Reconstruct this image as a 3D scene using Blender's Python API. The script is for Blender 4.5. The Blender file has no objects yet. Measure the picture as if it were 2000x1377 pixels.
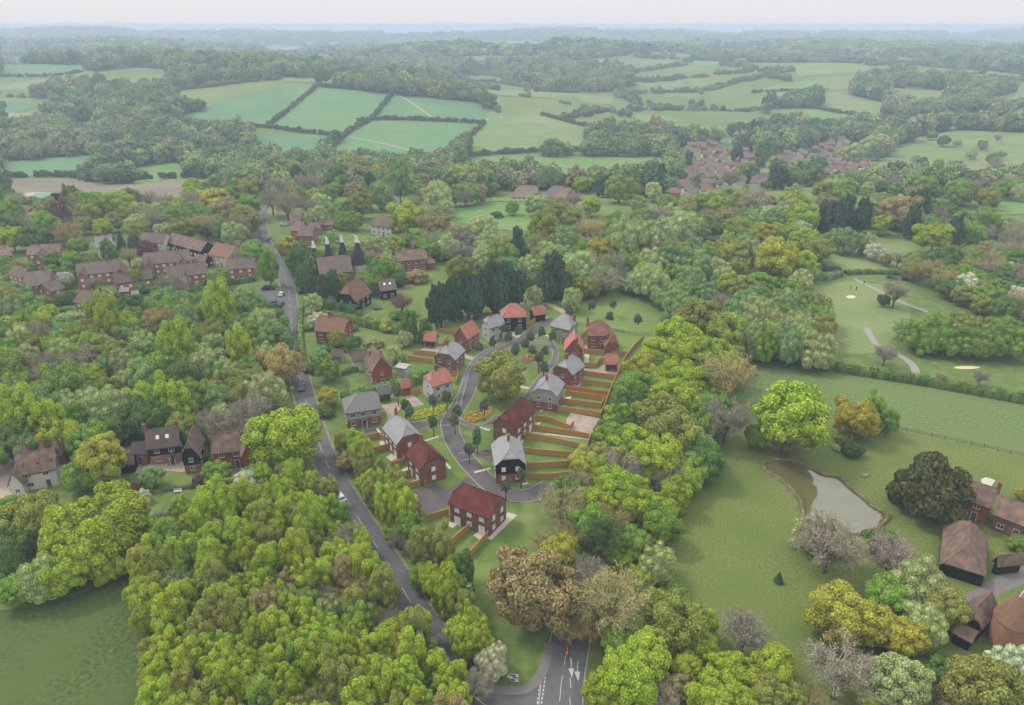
import bpy, bmesh, math, random
import numpy as np
from mathutils import Vector, Matrix
rng = np.random.default_rng(7); random.seed(7)
S = bpy.context.scene
C = S.collection
R2 = math.radians
# ------------------------------------------------------------------ camera, world, sun, exposure
F, CAMH, CX, CY = 1400.0, 100.0, 1000.0, 688.5          # focal length in photograph pixels, metres above the ground
PITCH = math.atan((688.5 - 48) / F)
cd = bpy.data.cameras.new('camera'); cam = bpy.data.objects.new('camera', cd); C.objects.link(cam)
cd.sensor_width = 36.0; cd.lens = 36.0 * F / 2000.0; cd.clip_start = 0.5; cd.clip_end = 60000
cam.location = (0, 0, CAMH); cam.rotation_euler = (math.pi / 2 - PITCH, 0, 0)
S.camera = cam
W = bpy.data.worlds.new('World'); S.world = W; W.use_nodes = True
SKY0, SKYZ = .665, 2.2
SUN_EL, SUN_AZ = R2(52), R2(-62)                         # sun far to the left; azimuth from +Y, clockwise
nt = W.node_tree; nt.nodes.clear()
_sky = nt.nodes.new('ShaderNodeTexSky'); _sky.sky_type = 'NISHITA'; _sky.sun_disc = False
_sky.sun_elevation = SUN_EL; _sky.sun_rotation = SUN_AZ; _sky.air_density = 1.5; _sky.dust_density = 4.0; _sky.ozone_density = 1.0
_b1 = nt.nodes.new('ShaderNodeBackground'); _b1.inputs[1].default_value = 0.05
_b2 = nt.nodes.new('ShaderNodeBackground'); _b2.inputs[0].default_value = (.975, 0.975, 1.0, 1); _b2.inputs[1].default_value = 1.0
_mx = nt.nodes.new('ShaderNodeMixShader'); _mx.inputs[0].default_value = 0.86
_o = nt.nodes.new('ShaderNodeOutputWorld')
_tc = nt.nodes.new('ShaderNodeTexCoord'); _sp = nt.nodes.new('ShaderNodeSeparateXYZ'); _mr = nt.nodes.new('ShaderNodeMapRange')   # overcast: brighter towards the zenith
_mr.inputs['From Min'].default_value = 0; _mr.inputs['From Max'].default_value = 1; _mr.inputs['To Min'].default_value = SKY0; _mr.inputs['To Max'].default_value = SKY0 * SKYZ
nt.links.new(_tc.outputs['Generated'], _sp.inputs[0]); nt.links.new(_sp.outputs['Z'], _mr.inputs['Value']); nt.links.new(_mr.outputs[0], _b2.inputs[1])
for a, b in ((_sky.outputs[0], _b1.inputs[0]), (_b1.outputs[0], _mx.inputs[1]), (_b2.outputs[0], _mx.inputs[2]), (_mx.outputs[0], _o.inputs[0])): nt.links.new(a, b)
sl = bpy.data.lights.new('sun', 'SUN'); sl.energy = 1.5; sl.angle = R2(10); sl.color = (1.0, 0.96, 0.9)
sun = bpy.data.objects.new('sun', sl); C.objects.link(sun)
_sd = Vector((math.sin(SUN_AZ) * math.cos(SUN_EL), math.cos(SUN_AZ) * math.cos(SUN_EL), math.sin(SUN_EL)))
sun.rotation_euler = (-_sd).to_track_quat('-Z', 'Y').to_euler(); sun.location = _sd * 500
vs = S.view_settings; vs.view_transform = 'Standard'; vs.look = 'None'; vs.exposure = 0.5; vs.gamma = 1.0; vs.use_curve_mapping = False
cy = S.cycles; cy.max_bounces = 4; cy.diffuse_bounces = 1; cy.glossy_bounces = 2; cy.transmission_bounces = 3; cy.volume_bounces = 0; cy.transparent_max_bounces = 4
cy.use_denoising = True; cy.denoiser = 'OPENIMAGEDENOISE'; cy.denoising_input_passes = 'RGB_ALBEDO_NORMAL'; cy.denoising_prefilter = 'ACCURATE'; cy.use_adaptive_sampling = True; cy.adaptive_threshold = 0.03; cy.adaptive_min_samples = 24
# ------------------------------------------------------------------ terrain height and pixel <-> ground
def sm(t): t = np.clip(t, 0, 1); return t * t * (3 - 2 * t)
HILLS = [(-330, 1250, 420, 330, 46), (-950, 1500, 420, 340, 50), (680, 1500, 420, 360, 44), (-60, 2300, 800, 450, 62), (1500, 1900, 700, 500, 60), (-1800, 2900, 900, 600, 60), (1100, 3000, 1000, 500, 50), (300, 800, 160, 140, -4), (900, 850, 420, 260, 22)]
def hz(x, y):
    x = np.asarray(x, float); y = np.asarray(y, float)
    s = sm((y - 400) / 320); z = -26 * s
    for cx, cy_, sx, sy, a in HILLS: z = z + s * a * np.exp(-((x - cx) / sx) ** 2 - ((y - cy_) / sy) ** 2)
    s2 = sm((y - 700) / 900)
    z = z + s2 * (5 * np.sin(x / 190 + y / 310) + 6 * np.sin(y / 270 - x / 420 + 1.3))
    z = z + 50 * np.exp(-((y - 5300) / 1000) ** 2) * (1 + .2 * np.sin(x / 620 + .5) + .12 * np.sin(x / 270)) - 46 * sm((y - 6200) / 1800)
    return z
def hzs(x, y): return float(hz(x, y))
SP, CP = math.sin(PITCH), math.cos(PITCH)
_T = np.concatenate([np.linspace(60, 900, 500), np.geomspace(901, 17000, 700)])
def G(px, py, h=0.0):
    """the point of the terrain, raised by h, that the photograph shows at this pixel"""
    u = (px - CX) / F; v = -(py - CY) / F
    d = np.array([u, CP + v * SP, -SP + v * CP])
    if h < 40:
        t = (CAMH - h) / -d[2] if d[2] < 0 else 1e9
        if t > 0 and d[1] * t < 400: return Vector((d[0] * t, d[1] * t, h))
    x = d[0] * _T; y = d[1] * _T; z = CAMH + d[2] * _T
    q = z - hz(x, y) - h
    k = int(np.argmax(q < 0))
    if k == 0: k = len(_T) - 1
    f = q[k - 1] / (q[k - 1] - q[k]) if q[k] < 0 else 1.0
    t = _T[k - 1] + (_T[k] - _T[k - 1]) * f
    return Vector((d[0] * t, d[1] * t, CAMH + d[2] * t))
def proj(x, y, z):
    z = z - CAMH; fw = y * CP - z * SP; up = y * SP + z * CP
    return CX + F * x / fw, CY - F * up / fw
def ppm(p): return F / (p[1] * CP - (p[2] - CAMH) * SP)
def inpoly(px, py, poly):
    px = np.asarray(px); py = np.asarray(py); r = np.zeros(px.shape, bool); n = len(poly); j = n - 1
    for i in range(n):
        xi, yi = poly[i]; xj, yj = poly[j]
        if yi != yj:
            r ^= ((yi > py) != (yj > py)) & (px < (xj - xi) * (py - yi) / (yj - yi) + xi)
        j = i
    return r
# ------------------------------------------------------------------ materials
def lin(c, k=1.0):
    o = []
    for v in c:
        v = v / 255.0; o.append((v / 12.92 if v <= .04045 else ((v + .055) / 1.055) ** 2.4) * k)
    return (*o, 1.0)
KG = 0.76                                               # photograph colour -> base colour of an open surface
MATS = {}
def mat(name, c1, c2=None, scale=1.0, rough=.9, k=KG, bump=0.0, detail=5, course=0.0, spec=.25, c3=None, s3=.1, wave=None):
    if name in MATS: return MATS[name]
    m = bpy.data.materials.new(name); m.use_nodes = True; n = m.node_tree; N = n.nodes; N.clear()
    o = N.new('ShaderNodeOutputMaterial'); b = N.new('ShaderNodeBsdfPrincipled'); n.links.new(b.outputs[0], o.inputs[0])
    b.inputs['Roughness'].default_value = rough; b.inputs['Specular IOR Level'].default_value = spec
    tc = N.new('ShaderNodeTexCoord')
    if c2 is None: c2 = tuple(v * .85 for v in c1)
    nz = N.new('ShaderNodeTexNoise'); nz.inputs['Scale'].default_value = scale; nz.inputs['Detail'].default_value = detail; nz.inputs['Roughness'].default_value = .65
    n.links.new(tc.outputs['Object'], nz.inputs['Vector'])
    cr = N.new('ShaderNodeValToRGB'); cr.color_ramp.elements[0].position = .36; cr.color_ramp.elements[1].position = .64
    cr.color_ramp.elements[0].color = lin(c1, k); cr.color_ramp.elements[1].color = lin(c2, k)
    n.links.new(nz.outputs['Fac'], cr.inputs[0]); col = cr.outputs[0]
    def mix(col, fac, c):
        mx = N.new('ShaderNodeMix'); mx.data_type = 'RGBA'; n.links.new(fac, mx.inputs[0]); n.links.new(col, mx.inputs[6]); mx.inputs[7].default_value = c; return mx.outputs[2]
    if c3 is not None:
        z = N.new('ShaderNodeTexNoise'); z.inputs['Scale'].default_value = s3; z.inputs['Detail'].default_value = 4
        n.links.new(tc.outputs['Object'], z.inputs['Vector'])
        r = N.new('ShaderNodeValToRGB'); r.color_ramp.elements[0].position = .45; r.color_ramp.elements[1].position = .68; n.links.new(z.outputs['Fac'], r.inputs[0])
        col = mix(col, r.outputs[0], lin(c3, k))
    if wave:                                            # mown stripes, tramlines, crop rows: (type, scale, distortion, colour, strength, (cx, cy), rotation)
        mp = N.new('ShaderNodeMapping'); mp.vector_type = 'TEXTURE'; mp.inputs['Location'].default_value = (*wave[5], 0); mp.inputs['Rotation'].default_value = (0, 0, wave[6])
        n.links.new(tc.outputs['Object'], mp.inputs['Vector'])
        w = N.new('ShaderNodeTexWave'); w.wave_type = wave[0]; w.inputs['Scale'].default_value = wave[1]; w.inputs['Distortion'].default_value = wave[2]; w.inputs['Detail'].default_value = 2; w.inputs['Detail Scale'].default_value = .6
        if wave[0] == 'RINGS': w.rings_direction = 'Z'
        n.links.new(mp.outputs[0], w.inputs['Vector'])
        ml = N.new('ShaderNodeMath'); ml.operation = 'MULTIPLY'; ml.inputs[1].default_value = wave[4]; n.links.new(w.outputs['Fac'], ml.inputs[0])
        col = mix(col, ml.outputs[0], lin(wave[3], k))
    h = nz.outputs['Fac']
    if course:                                          # courses of tiles, bricks or boards: level lines up the wall or slope
        w = N.new('ShaderNodeTexWave'); w.bands_direction = 'Z'; w.wave_profile = 'SAW'; w.inputs['Scale'].default_value = course; w.inputs['Distortion'].default_value = .15
        n.links.new(tc.outputs['Object'], w.inputs['Vector'])
        r = N.new('ShaderNodeValToRGB'); r.color_ramp.elements[0].position = 0; r.color_ramp.elements[1].position = .22; r.color_ramp.elements[0].color = (.5, .5, .5, 1); r.color_ramp.elements[1].color = (0, 0, 0, 1)
        n.links.new(w.outputs['Fac'], r.inputs[0]); col = mix(col, r.outputs[0], lin(tuple(v * .62 for v in c1), k))
        h = w.outputs['Fac']
    n.links.new(col, b.inputs['Base Color'])
    if bump:
        bp = N.new('ShaderNodeBump'); bp.inputs['Strength'].default_value = bump; bp.inputs['Distance'].default_value = .1
        n.links.new(h, bp.inputs['Height']); n.links.new(bp.outputs[0], b.inputs['Normal'])
    MATS[name] = m; return m
def glass(name, c, rough=.05):
    m = mat(name, c, c, 1, rough, spec=.8); return m
def leafmat(name, inst, trans=.22, rough=.75):
    """leaf colour comes from the tree it belongs to; leaves differ a little from each other"""
    m = bpy.data.materials.new(name); m.use_nodes = True; n = m.node_tree; N = n.nodes; N.clear()
    o = N.new('ShaderNodeOutputMaterial')
    if inst:
        at = N.new('ShaderNodeAttribute'); at.attribute_type = 'INSTANCER'; at.attribute_name = 'tint'; col = at.outputs['Color']
    else:
        oi = N.new('ShaderNodeObjectInfo'); col = oi.outputs['Color']
    va = N.new('ShaderNodeAttribute'); va.attribute_name = 'var'
    mr = N.new('ShaderNodeMapRange'); mr.inputs['To Min'].default_value = .58; mr.inputs['To Max'].default_value = 1.42; n.links.new(va.outputs['Fac'], mr.inputs['Value'])
    hs = N.new('ShaderNodeHueSaturation'); n.links.new(col, hs.inputs['Color']); n.links.new(mr.outputs[0], hs.inputs['Value'])
    m2 = N.new('ShaderNodeMapRange'); m2.inputs['To Min'].default_value = .485; m2.inputs['To Max'].default_value = .515
    v2 = N.new('ShaderNodeAttribute'); v2.attribute_name = 'hue'; n.links.new(v2.outputs['Fac'], m2.inputs['Value'])
    tc = N.new('ShaderNodeTexCoord'); nz = N.new('ShaderNodeTexNoise'); nz.inputs['Scale'].default_value = 1.7; nz.inputs['Detail'].default_value = 3; n.links.new(tc.outputs['Object'], nz.inputs['Vector'])
    m3 = N.new('ShaderNodeMapRange'); m3.inputs['From Min'].default_value = .3; m3.inputs['From Max'].default_value = .7; m3.inputs['To Min'].default_value = -.022; m3.inputs['To Max'].default_value = .022; n.links.new(nz.outputs['Fac'], m3.inputs['Value'])
    ad = N.new('ShaderNodeMath'); ad.operation = 'ADD'; n.links.new(m2.outputs[0], ad.inputs[0]); n.links.new(m3.outputs[0], ad.inputs[1]); n.links.new(ad.outputs[0], hs.inputs['Hue'])
    d = N.new('ShaderNodeBsdfDiffuse'); n.links.new(hs.outputs[0], d.inputs[0])
    t = N.new('ShaderNodeBsdfTranslucent'); n.links.new(hs.outputs[0], t.inputs[0])
    mx = N.new('ShaderNodeMixShader'); mx.inputs[0].default_value = trans; n.links.new(d.outputs[0], mx.inputs[1]); n.links.new(t.outputs[0], mx.inputs[2])
    n.links.new(mx.outputs[0], o.inputs[0]); return m
LEAF = leafmat('leaves', False); LEAFI = leafmat('leaves_wood', True); TWIG = leafmat('twigs', False, .0); TWIGI = leafmat('twigs_wood', True, .0)
BARK = mat('bark', (92, 82, 68), (120, 110, 95), 3); BARKD = mat('bark_dark', (62, 56, 48), (78, 70, 60), 3); BARKL = mat('bark_pale', (150, 145, 135), (120, 115, 105), 3)
# ------------------------------------------------------------------ objects
def newobj(name, me, parent=None, m=None):
    o = bpy.data.objects.new(name, me); C.objects.link(o)
    if parent is not None: o.parent = parent
    if m is not None and me is not None and not me.materials: me.materials.append(m)
    return o
def tag(o, label, cat, group=None):
    o['label'] = label; o['category'] = cat
    if group: o['group'] = group
    return o
def empty(name, loc, rz=0.0):
    o = bpy.data.objects.new(name, None); C.objects.link(o); o.location = loc; o.rotation_euler = (0, 0, rz); o.empty_display_size = .5; return o
def kind(o, k): o['kind'] = k; return o
def mesh(name, vs_, fs, m=None):
    me = bpy.data.meshes.new(name); me.from_pydata([tuple(v) for v in vs_], [], fs); me.update()
    if m: me.materials.append(m)
    return me
def boxes(name, bl, m=None):
    """boxes as (x0,y0,z0,x1,y1,z1), one mesh"""
    v = []; f = []
    for x0, y0, z0, x1, y1, z1 in bl:
        b = len(v); v += [(x0, y0, z0), (x1, y0, z0), (x1, y1, z0), (x0, y1, z0), (x0, y0, z1), (x1, y0, z1), (x1, y1, z1), (x0, y1, z1)]
        f += [tuple(b + i for i in q) for q in ((3, 2, 1, 0), (4, 5, 6, 7), (0, 1, 5, 4), (1, 2, 6, 5), (2, 3, 7, 6), (3, 0, 4, 7))]
    return mesh(name, v, f, m)
def tube(pts, rad, n=6, cap=True):
    v = []; f = []; P = [Vector(p) for p in pts]
    for i, p in enumerate(P):
        d = (P[min(i + 1, len(P) - 1)] - P[max(i - 1, 0)]).normalized()
        a = d.orthogonal().normalized(); b = d.cross(a)
        for k in range(n): v.append(p + (a * math.cos(2 * math.pi * k / n) + b * math.sin(2 * math.pi * k / n)) * rad[i])
    for i in range(len(P) - 1):
        for k in range(n): f.append((i * n + k, i * n + (k + 1) % n, (i + 1) * n + (k + 1) % n, (i + 1) * n + k))
    if cap: f.append(tuple(range(n))[::-1]); f.append(tuple((len(P) - 1) * n + k for k in range(n)))
    return v, f
def joinvf(parts):
    v = []; f = []
    for a, b in parts:
        o = len(v); v += list(a); f += [tuple(i + o for i in q) for q in b]
    return v, f
# ------------------------------------------------------------------ people: bodies
def figmesh(name, pose, mats):
    """one skinned body; pose: list of (joint, radius), bones"""
    J, Bn = pose[:2]; me = bpy.data.meshes.new(name); me.from_pydata([p for p, _ in J], Bn, []); o = bpy.data.objects.new(name, me); C.objects.link(o)
    sk = o.modifiers.new('skin', 'SKIN'); sub = o.modifiers.new('sub', 'SUBSURF'); sub.levels = sub.render_levels = 1
    for v, (_, r_) in zip(me.skin_vertices[0].data, J): v.radius = (r_, r_)
    me.skin_vertices[0].data[0].use_root = True
    dg = bpy.context.evaluated_depsgraph_get(); m2 = bpy.data.meshes.new_from_object(o.evaluated_get(dg)); bpy.data.objects.remove(o); m2.name = name
    for m in mats: m2.materials.append(m)
    for p in m2.polygons:
        z = p.center.z; p.material_index = 0 if z > pose[2] and z < pose[3] else (1 if z <= pose[2] else 2)
    return m2
def figure(name, m2, loc, rz, label, grp=None):
    o = newobj(name, m2); o.location = loc; o.rotation_euler = (0, 0, rz); return tag(o, label, 'person', grp)
SKIN = mat('skin', (206, 160, 132)); DARKC = mat('dark_cloth', (44, 46, 54)); ORANGE = mat('orange_cloth', (238, 132, 40), k=.8); NAVY = mat('navy_cloth', (40, 46, 70)); HELM = mat('helmet_blue', (60, 90, 170))
stand = ([((0, 0, .95), .13), ((0, 0, 1.2), .13), ((0, 0, 1.42), .15), ((0, 0, 1.55), .06), ((0, 0, 1.7), .1), ((.1, 0, .9), .09), ((.11, .02, .5), .065), ((.11, 0, .08), .05), ((-.1, 0, .9), .09), ((-.11, -.02, .5), .065), ((-.11, 0, .08), .05), ((.2, 0, 1.4), .06), ((.26, .05, 1.12), .045), ((.16, .25, 1.0), .035), ((-.2, 0, 1.4), .06), ((-.26, .05, 1.12), .045), ((-.1, .25, 1.0), .035), ((.11, .14, .05), .04), ((-.11, .14, .05), .04)], [(0, 1), (1, 2), (2, 3), (3, 4), (0, 5), (5, 6), (6, 7), (0, 8), (8, 9), (9, 10), (2, 11), (11, 12), (12, 13), (2, 14), (14, 15), (15, 16), (7, 17), (10, 18)], .95, 1.52)
ride = ([((0, -.2, .95), .13), ((0, 0, 1.15), .13), ((0, .18, 1.32), .15), ((0, .27, 1.42), .06), ((0, .34, 1.54), .11), ((.1, -.15, .92), .09), ((.12, .2, .75), .065), ((.11, .05, .38), .05), ((-.1, -.15, .92), .09), ((-.12, .18, .85), .065), ((-.11, .12, .5), .05), ((.2, .2, 1.3), .06), ((.26, .38, 1.12), .045), ((.22, .55, 1.0), .035), ((-.2, .2, 1.3), .06), ((-.26, .38, 1.12), .045), ((-.22, .55, 1.0), .035), ((.11, .18, .33), .04), ((-.11, .25, .45), .04)], stand[1], .93, 1.42)
GOLFER = figmesh('person', stand, [DARKC, NAVY, SKIN]); RIDER = {h: figmesh('person', ride, [ORANGE, DARKC, h]) for h in (DARKC, HELM)}
# ------------------------------------------------------------------ ground sheets
def sheet(name, poly, off, m, world=False, far=False, parent=None):
    """a level or draped sheet bounded by photograph pixels (or ground points)"""
    pts = [Vector(p) for p in poly] if world else [G(*p) for p in poly]
    bm = bmesh.new(); bm.faces.new([bm.verts.new((p.x, p.y, 0)) for p in pts])
    bmesh.ops.triangulate(bm, faces=bm.faces[:])
    if far:
        xs = [p.x for p in pts]; ys = [p.y for p in pts]; st = max(14, (max(ys) - min(ys)) / 40, (max(xs) - min(xs)) / 40)
        for ax, lo, hi in ((0, min(xs), max(xs)), (1, min(ys), max(ys))):
            c = lo + st
            while c < hi:
                co = [0, 0, 0]; no = [0, 0, 0]; co[ax] = c; no[ax] = 1
                bmesh.ops.bisect_plane(bm, geom=bm.verts[:] + bm.edges[:] + bm.faces[:], plane_co=co, plane_no=no); c += st
    for v in bm.verts: v.co.z = hzs(v.co.x, v.co.y) + off + (.0004 * v.co.y if far else 0)
    bmesh.ops.recalc_face_normals(bm, faces=bm.faces[:])
    for f in bm.faces:
        if f.normal.z < 0: f.normal_flip()
    me = bpy.data.meshes.new(name); bm.to_mesh(me); bm.free(); o = newobj(name, me, parent, m)
    return o if parent is not None else kind(o, 'structure')
def spline(pts, step=2.0):
    P = [Vector((p[0], p[1], 0)) for p in pts]; out = []
    for i in range(len(P) - 1):
        p0 = P[max(i - 1, 0)]; p1 = P[i]; p2 = P[i + 1]; p3 = P[min(i + 2, len(P) - 1)]
        n = max(2, int((p2 - p1).length / step))
        for k in range(n):
            t = k / n; out.append(.5 * ((2 * p1) + (-p0 + p2) * t + (2 * p0 - 5 * p1 + 4 * p2 - p3) * t * t + (-p0 + 3 * p1 - 3 * p2 + p3) * t ** 3))
    out.append(P[-1]); return out
def normals(P):
    N_ = []
    for i in range(len(P)):
        d = (P[min(i + 1, len(P) - 1)] - P[max(i - 1, 0)]).normalized(); N_.append(Vector((-d.y, d.x, 0)))
    return N_
def strip(name, P, a, b, z, m, parent=None, thick=0.0):
    """a band along the line P between offsets a and b"""
    Nn = normals(P); v = []; f = []
    for p, n in zip(P, Nn):
        for o in (a, b):
            q = p + n * o; v.append((q.x, q.y, hzs(q.x, q.y) + z))
    for i in range(len(P) - 1): f.append((2 * i, 2 * i + 1, 2 * i + 3, 2 * i + 2))
    if thick:
        k = len(v); v += [(x, y, zz - thick) for x, y, zz in v]
        for i in range(len(P) - 1): f += [(2 * i, 2 * i + 2, k + 2 * i + 2, k + 2 * i), (2 * i + 1, k + 2 * i + 1, k + 2 * i + 3, 2 * i + 3)]
    me = mesh(name, v, f, m); bm = bmesh.new(); bm.from_mesh(me); bmesh.ops.recalc_face_normals(bm, faces=bm.faces[:])
    bm.faces.ensure_lookup_table()
    if bm.faces[0].normal.z < 0: bmesh.ops.reverse_faces(bm, faces=bm.faces[:])
    bm.to_mesh(me); bm.free(); o = newobj(name, me, parent)
    return o if parent is not None else kind(o, 'structure')
# ------------------------------------------------------------------ terrain
GRASS = mat('grass', (88, 112, 52), (118, 134, 68), .35, c3=(130, 140, 80), s3=.006, detail=8)
def build_terrain():
    ys = np.concatenate([np.linspace(-60, 420, 60), np.geomspace(430, 9500, 220)])
    us = np.linspace(-1, 1, 221); xs = us[None, :] * (170 + 1.25 * np.maximum(ys, 0))[:, None]; Y = np.repeat(ys[:, None], len(us), 1)
    Z = hz(xs, Y); n, k = xs.shape
    v = np.stack([xs, Y, Z], -1).reshape(-1, 3)
    i = np.arange(n * k).reshape(n, k); f = np.stack([i[:-1, :-1], i[:-1, 1:], i[1:, 1:], i[1:, :-1]], -1).reshape(-1, 4)
    me = bpy.data.meshes.new('terrain'); me.from_pydata(v.tolist(), [], f.tolist()); me.update()
    for p in me.polygons: p.use_smooth = True
    kind(newobj('terrain', me, None, GRASS), 'structure')
build_terrain()
# far fields, traced where the photograph shows them
CROP = mat('crop_green', (76, 120, 76), (88, 130, 84), .05, c3=(108, 136, 86), s3=.012, wave=('BANDS', .035, .3, (110, 146, 98), .6, (0, 0), R2(62)))
CROP2 = mat('crop_bright', (80, 126, 76), (96, 138, 86), .05, c3=(106, 134, 82), s3=.012, wave=('BANDS', .05, .2, (120, 152, 102), .6, (0, 0), R2(66)))
PAST = mat('pasture', (106, 130, 70), (126, 146, 84), .05, c3=(142, 142, 94), s3=.014)
PAST2 = mat('pasture_bright', (96, 136, 62), (118, 148, 76), .06, c3=(126, 146, 82), s3=.02)
PLOUGH = mat('ploughed', (140, 124, 108), (120, 106, 92), .4, c3=(150, 142, 112), s3=.03, wave=('BANDS', .12, .4, (110, 104, 84), .6, (0, 0), R2(20)))
TAN = mat('stubble', (168, 152, 118), (140, 140, 96), .05)
FAR = [
 (CROP, [(330, 237), (365, 225), (400, 212), (435, 197), (470, 186), (510, 176), (545, 172), (617, 169), (520, 248), (420, 246)]),
 (CROP2, [(524, 250), (621, 174), (700, 178), (765, 185), (722, 234), (672, 266), (590, 258)]),
 (CROP, [(768, 186), (850, 192), (935, 202), (958, 218), (945, 240), (860, 236), (728, 232)]),
 (CROP2, [(680, 268), (725, 237), (925, 243), (900, 275), (870, 306), (760, 312), (640, 304)]),
 (CROP, [(485, 262), (560, 262), (662, 268), (625, 302), (540, 302), (500, 292)]),
 (PAST, [(925, 248), (960, 218), (1010, 220), (1065, 226), (1150, 250), (1148, 284), (1040, 292), (910, 300)]),
 (PAST2, [(880, 316), (960, 308), (1150, 306), (1300, 309), (1300, 330), (1180, 342), (1100, 352), (1040, 335), (920, 328)]),
 (CROP2, [(0, 318), (90, 310), (190, 303), (192, 320), (150, 342), (0, 348)]),
 (PAST2, [(255, 328), (300, 322), (355, 316), (368, 340), (300, 356), (262, 350)]),
 (PLOUGH, [(0, 352), (130, 350), (210, 362), (330, 354), (400, 350), (450, 366), (360, 388), (200, 384), (0, 376)]),
 (CROP, [(0, 127), (100, 126), (195, 128), (150, 142), (60, 148), (0, 151)]),
 (PAST, [(0, 165), (60, 158), (105, 153), (108, 166), (50, 180), (0, 177)]),
 (CROP, [(0, 202), (60, 196), (140, 186), (215, 178), (140, 196), (40, 218), (0, 226)]),
 (TAN, [(0, 220), (60, 222), (122, 226), (80, 236), (0, 240)]),
 (CROP, [(115, 247), (190, 233), (245, 240), (160, 254)]), (CROP, [(0, 258), (35, 258), (25, 278), (0, 282)]),
 (TAN, [(330, 146), (400, 139), (485, 138), (480, 144), (350, 152)]), (PAST, [(545, 150), (690, 158), (692, 166), (550, 160)]),
 (PAST2, [(860, 408), (960, 396), (1040, 403), (1130, 430), (1142, 448), (1060, 452), (1000, 452), (920, 442), (870, 428)]),
 (PAST2, [(960, 386), (1035, 382), (1030, 394), (965, 394)]),
 (PAST, [(1465, 180), (1520, 166), (1590, 157), (1672, 163), (1665, 176), (1570, 178), (1520, 190)]),
 (PAST, [(1598, 182), (1660, 186), (1735, 203), (1722, 222), (1650, 226), (1600, 206)]),
 (PAST2, [(1488, 214), (1600, 212), (1705, 229), (1680, 243), (1600, 241), (1520, 232)]),
 (PAST, [(1725, 171), (1850, 177), (1862, 196), (1790, 204), (1740, 192)]), (PAST, [(1905, 198), (2000, 177), (2080, 172), (2080, 196), (1920, 208)]),
 (PAST, [(1545, 130), (1600, 125), (1690, 125), (1702, 142), (1560, 151)]), (PAST, [(1760, 136), (1860, 140), (1840, 152), (1770, 149)]),
 (PAST, [(1745, 290), (1800, 266), (1870, 255), (2000, 260), (2090, 262), (2090, 345), (1900, 345), (1800, 336), (1690, 342)]),
 (PAST2, [(1660, 372), (1765, 374), (1772, 388), (1680, 394)]), (PAST2, [(1890, 392), (2000, 386), (2080, 386), (2080, 414), (1930, 422)]),
 (PAST, [(950, 176), (1090, 182), (1200, 190), (1196, 199), (1090, 192), (960, 186)]), (PAST, [(1130, 190), (1200, 197), (1190, 205), (1140, 200)]),
 (PAST2, [(1230, 222), (1290, 226), (1340, 236), (1300, 242), (1240, 236)]), (PAST, [(1300, 240), (1420, 250), (1400, 262), (1310, 254)]),
 (CROP2, [(1400, 272), (1445, 268), (1430, 292), (1405, 290)]),
 (TAN, [(895, 116), (955, 122), (930, 129)]), (PAST, [(810, 74), (930, 79), (1050, 81), (1100, 94), (1000, 92), (860, 82)]), (TAN, [(100, 104), (180, 103), (175, 114), (110, 113)]),
 (PAST, [(1225, 160), (1290, 164), (1270, 172)]), (PAST, [(1300, 108), (1370, 112), (1340, 120)]), (PAST, [(470, 96), (560, 92), (640, 96), (560, 103)]), (PAST2, [(1350, 118), (1420, 122), (1400, 132), (1360, 130)]),
 (PAST2, [(690, 108), (740, 106), (735, 116)]), (TAN, [(1480, 100), (1560, 102), (1550, 106)]), (PAST, [(1290, 182), (1380, 184), (1360, 192), (1300, 190)]),
]
FARPOLY = [p for _, p in FAR]
for m, p in FAR: sheet({CROP: 'crop_field', CROP2: 'crop_field', PAST: 'pasture', PAST2: 'meadow', PLOUGH: 'ploughed_field', TAN: 'stubble_field'}[m].replace('pasture', 'pasture_field').replace('meadow', 'meadow_field'), p, .12, m, far=True)
# pale worn tracks across the crop fields
TRACK = mat('track', (176, 176, 128), (160, 168, 116), .2)
for pts in ([(722, 238), (765, 186)], [(780, 188), (810, 206), (850, 234)], [(684, 269), (760, 284), (850, 308)], [(524, 246), (560, 220), (600, 190)], [(625, 300), (668, 268), (700, 250)], [(8, 305), (14, 318)]):
    strip('field_track', spline([G(*p) for p in pts], 10), -1.6, 1.6, .75, TRACK)
# near fields and lawns
FIELD_R = mat('field_blue_green', (80, 106, 52), (124, 140, 80), 1.2, c3=(110, 126, 74), s3=.05, detail=8)
FIELD_L = mat('field_dark_green', (56, 78, 30), (98, 114, 56), 1.2, c3=(84, 102, 48), s3=.08, detail=8)
MEADOW = mat('mown_meadow', (78, 102, 40), (128, 136, 70), 1.6, c3=(92, 112, 50), s3=.05, detail=8, wave=('RINGS', .42, 7.0, (126, 130, 70), .35, (75, 118), 0))
FAIRWAY = mat('fairway', (104, 128, 68), (122, 140, 82), .3, c3=(134, 146, 92), s3=.04, wave=('BANDS', .1, 1.2, (140, 150, 92), .6, (0, 0), R2(35)))
LAWN = mat('lawn', (88, 114, 46), (110, 130, 58), .5, c3=(128, 142, 78), s3=.12)
MOWN = mat('mown_lawn', (96, 124, 52), (112, 134, 62), .4, c3=(120, 138, 70), s3=.08, wave=('BANDS', .13, 1.4, (132, 146, 80), .5, (0, 0), R2(98)))
sheet('crop_field', [(1440, 700), (1520, 708), (1700, 735), (1870, 763), (2100, 800), (2100, 914), (2000, 891), (1870, 862), (1745, 837), (1700, 830), (1600, 815), (1440, 790)], .012, FIELD_R)
sheet('grass_field', [(-80, 1200), (60, 1185), (160, 1160), (250, 1105), (330, 1180), (330, 1420), (-80, 1420)], .012, FIELD_L)
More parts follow.
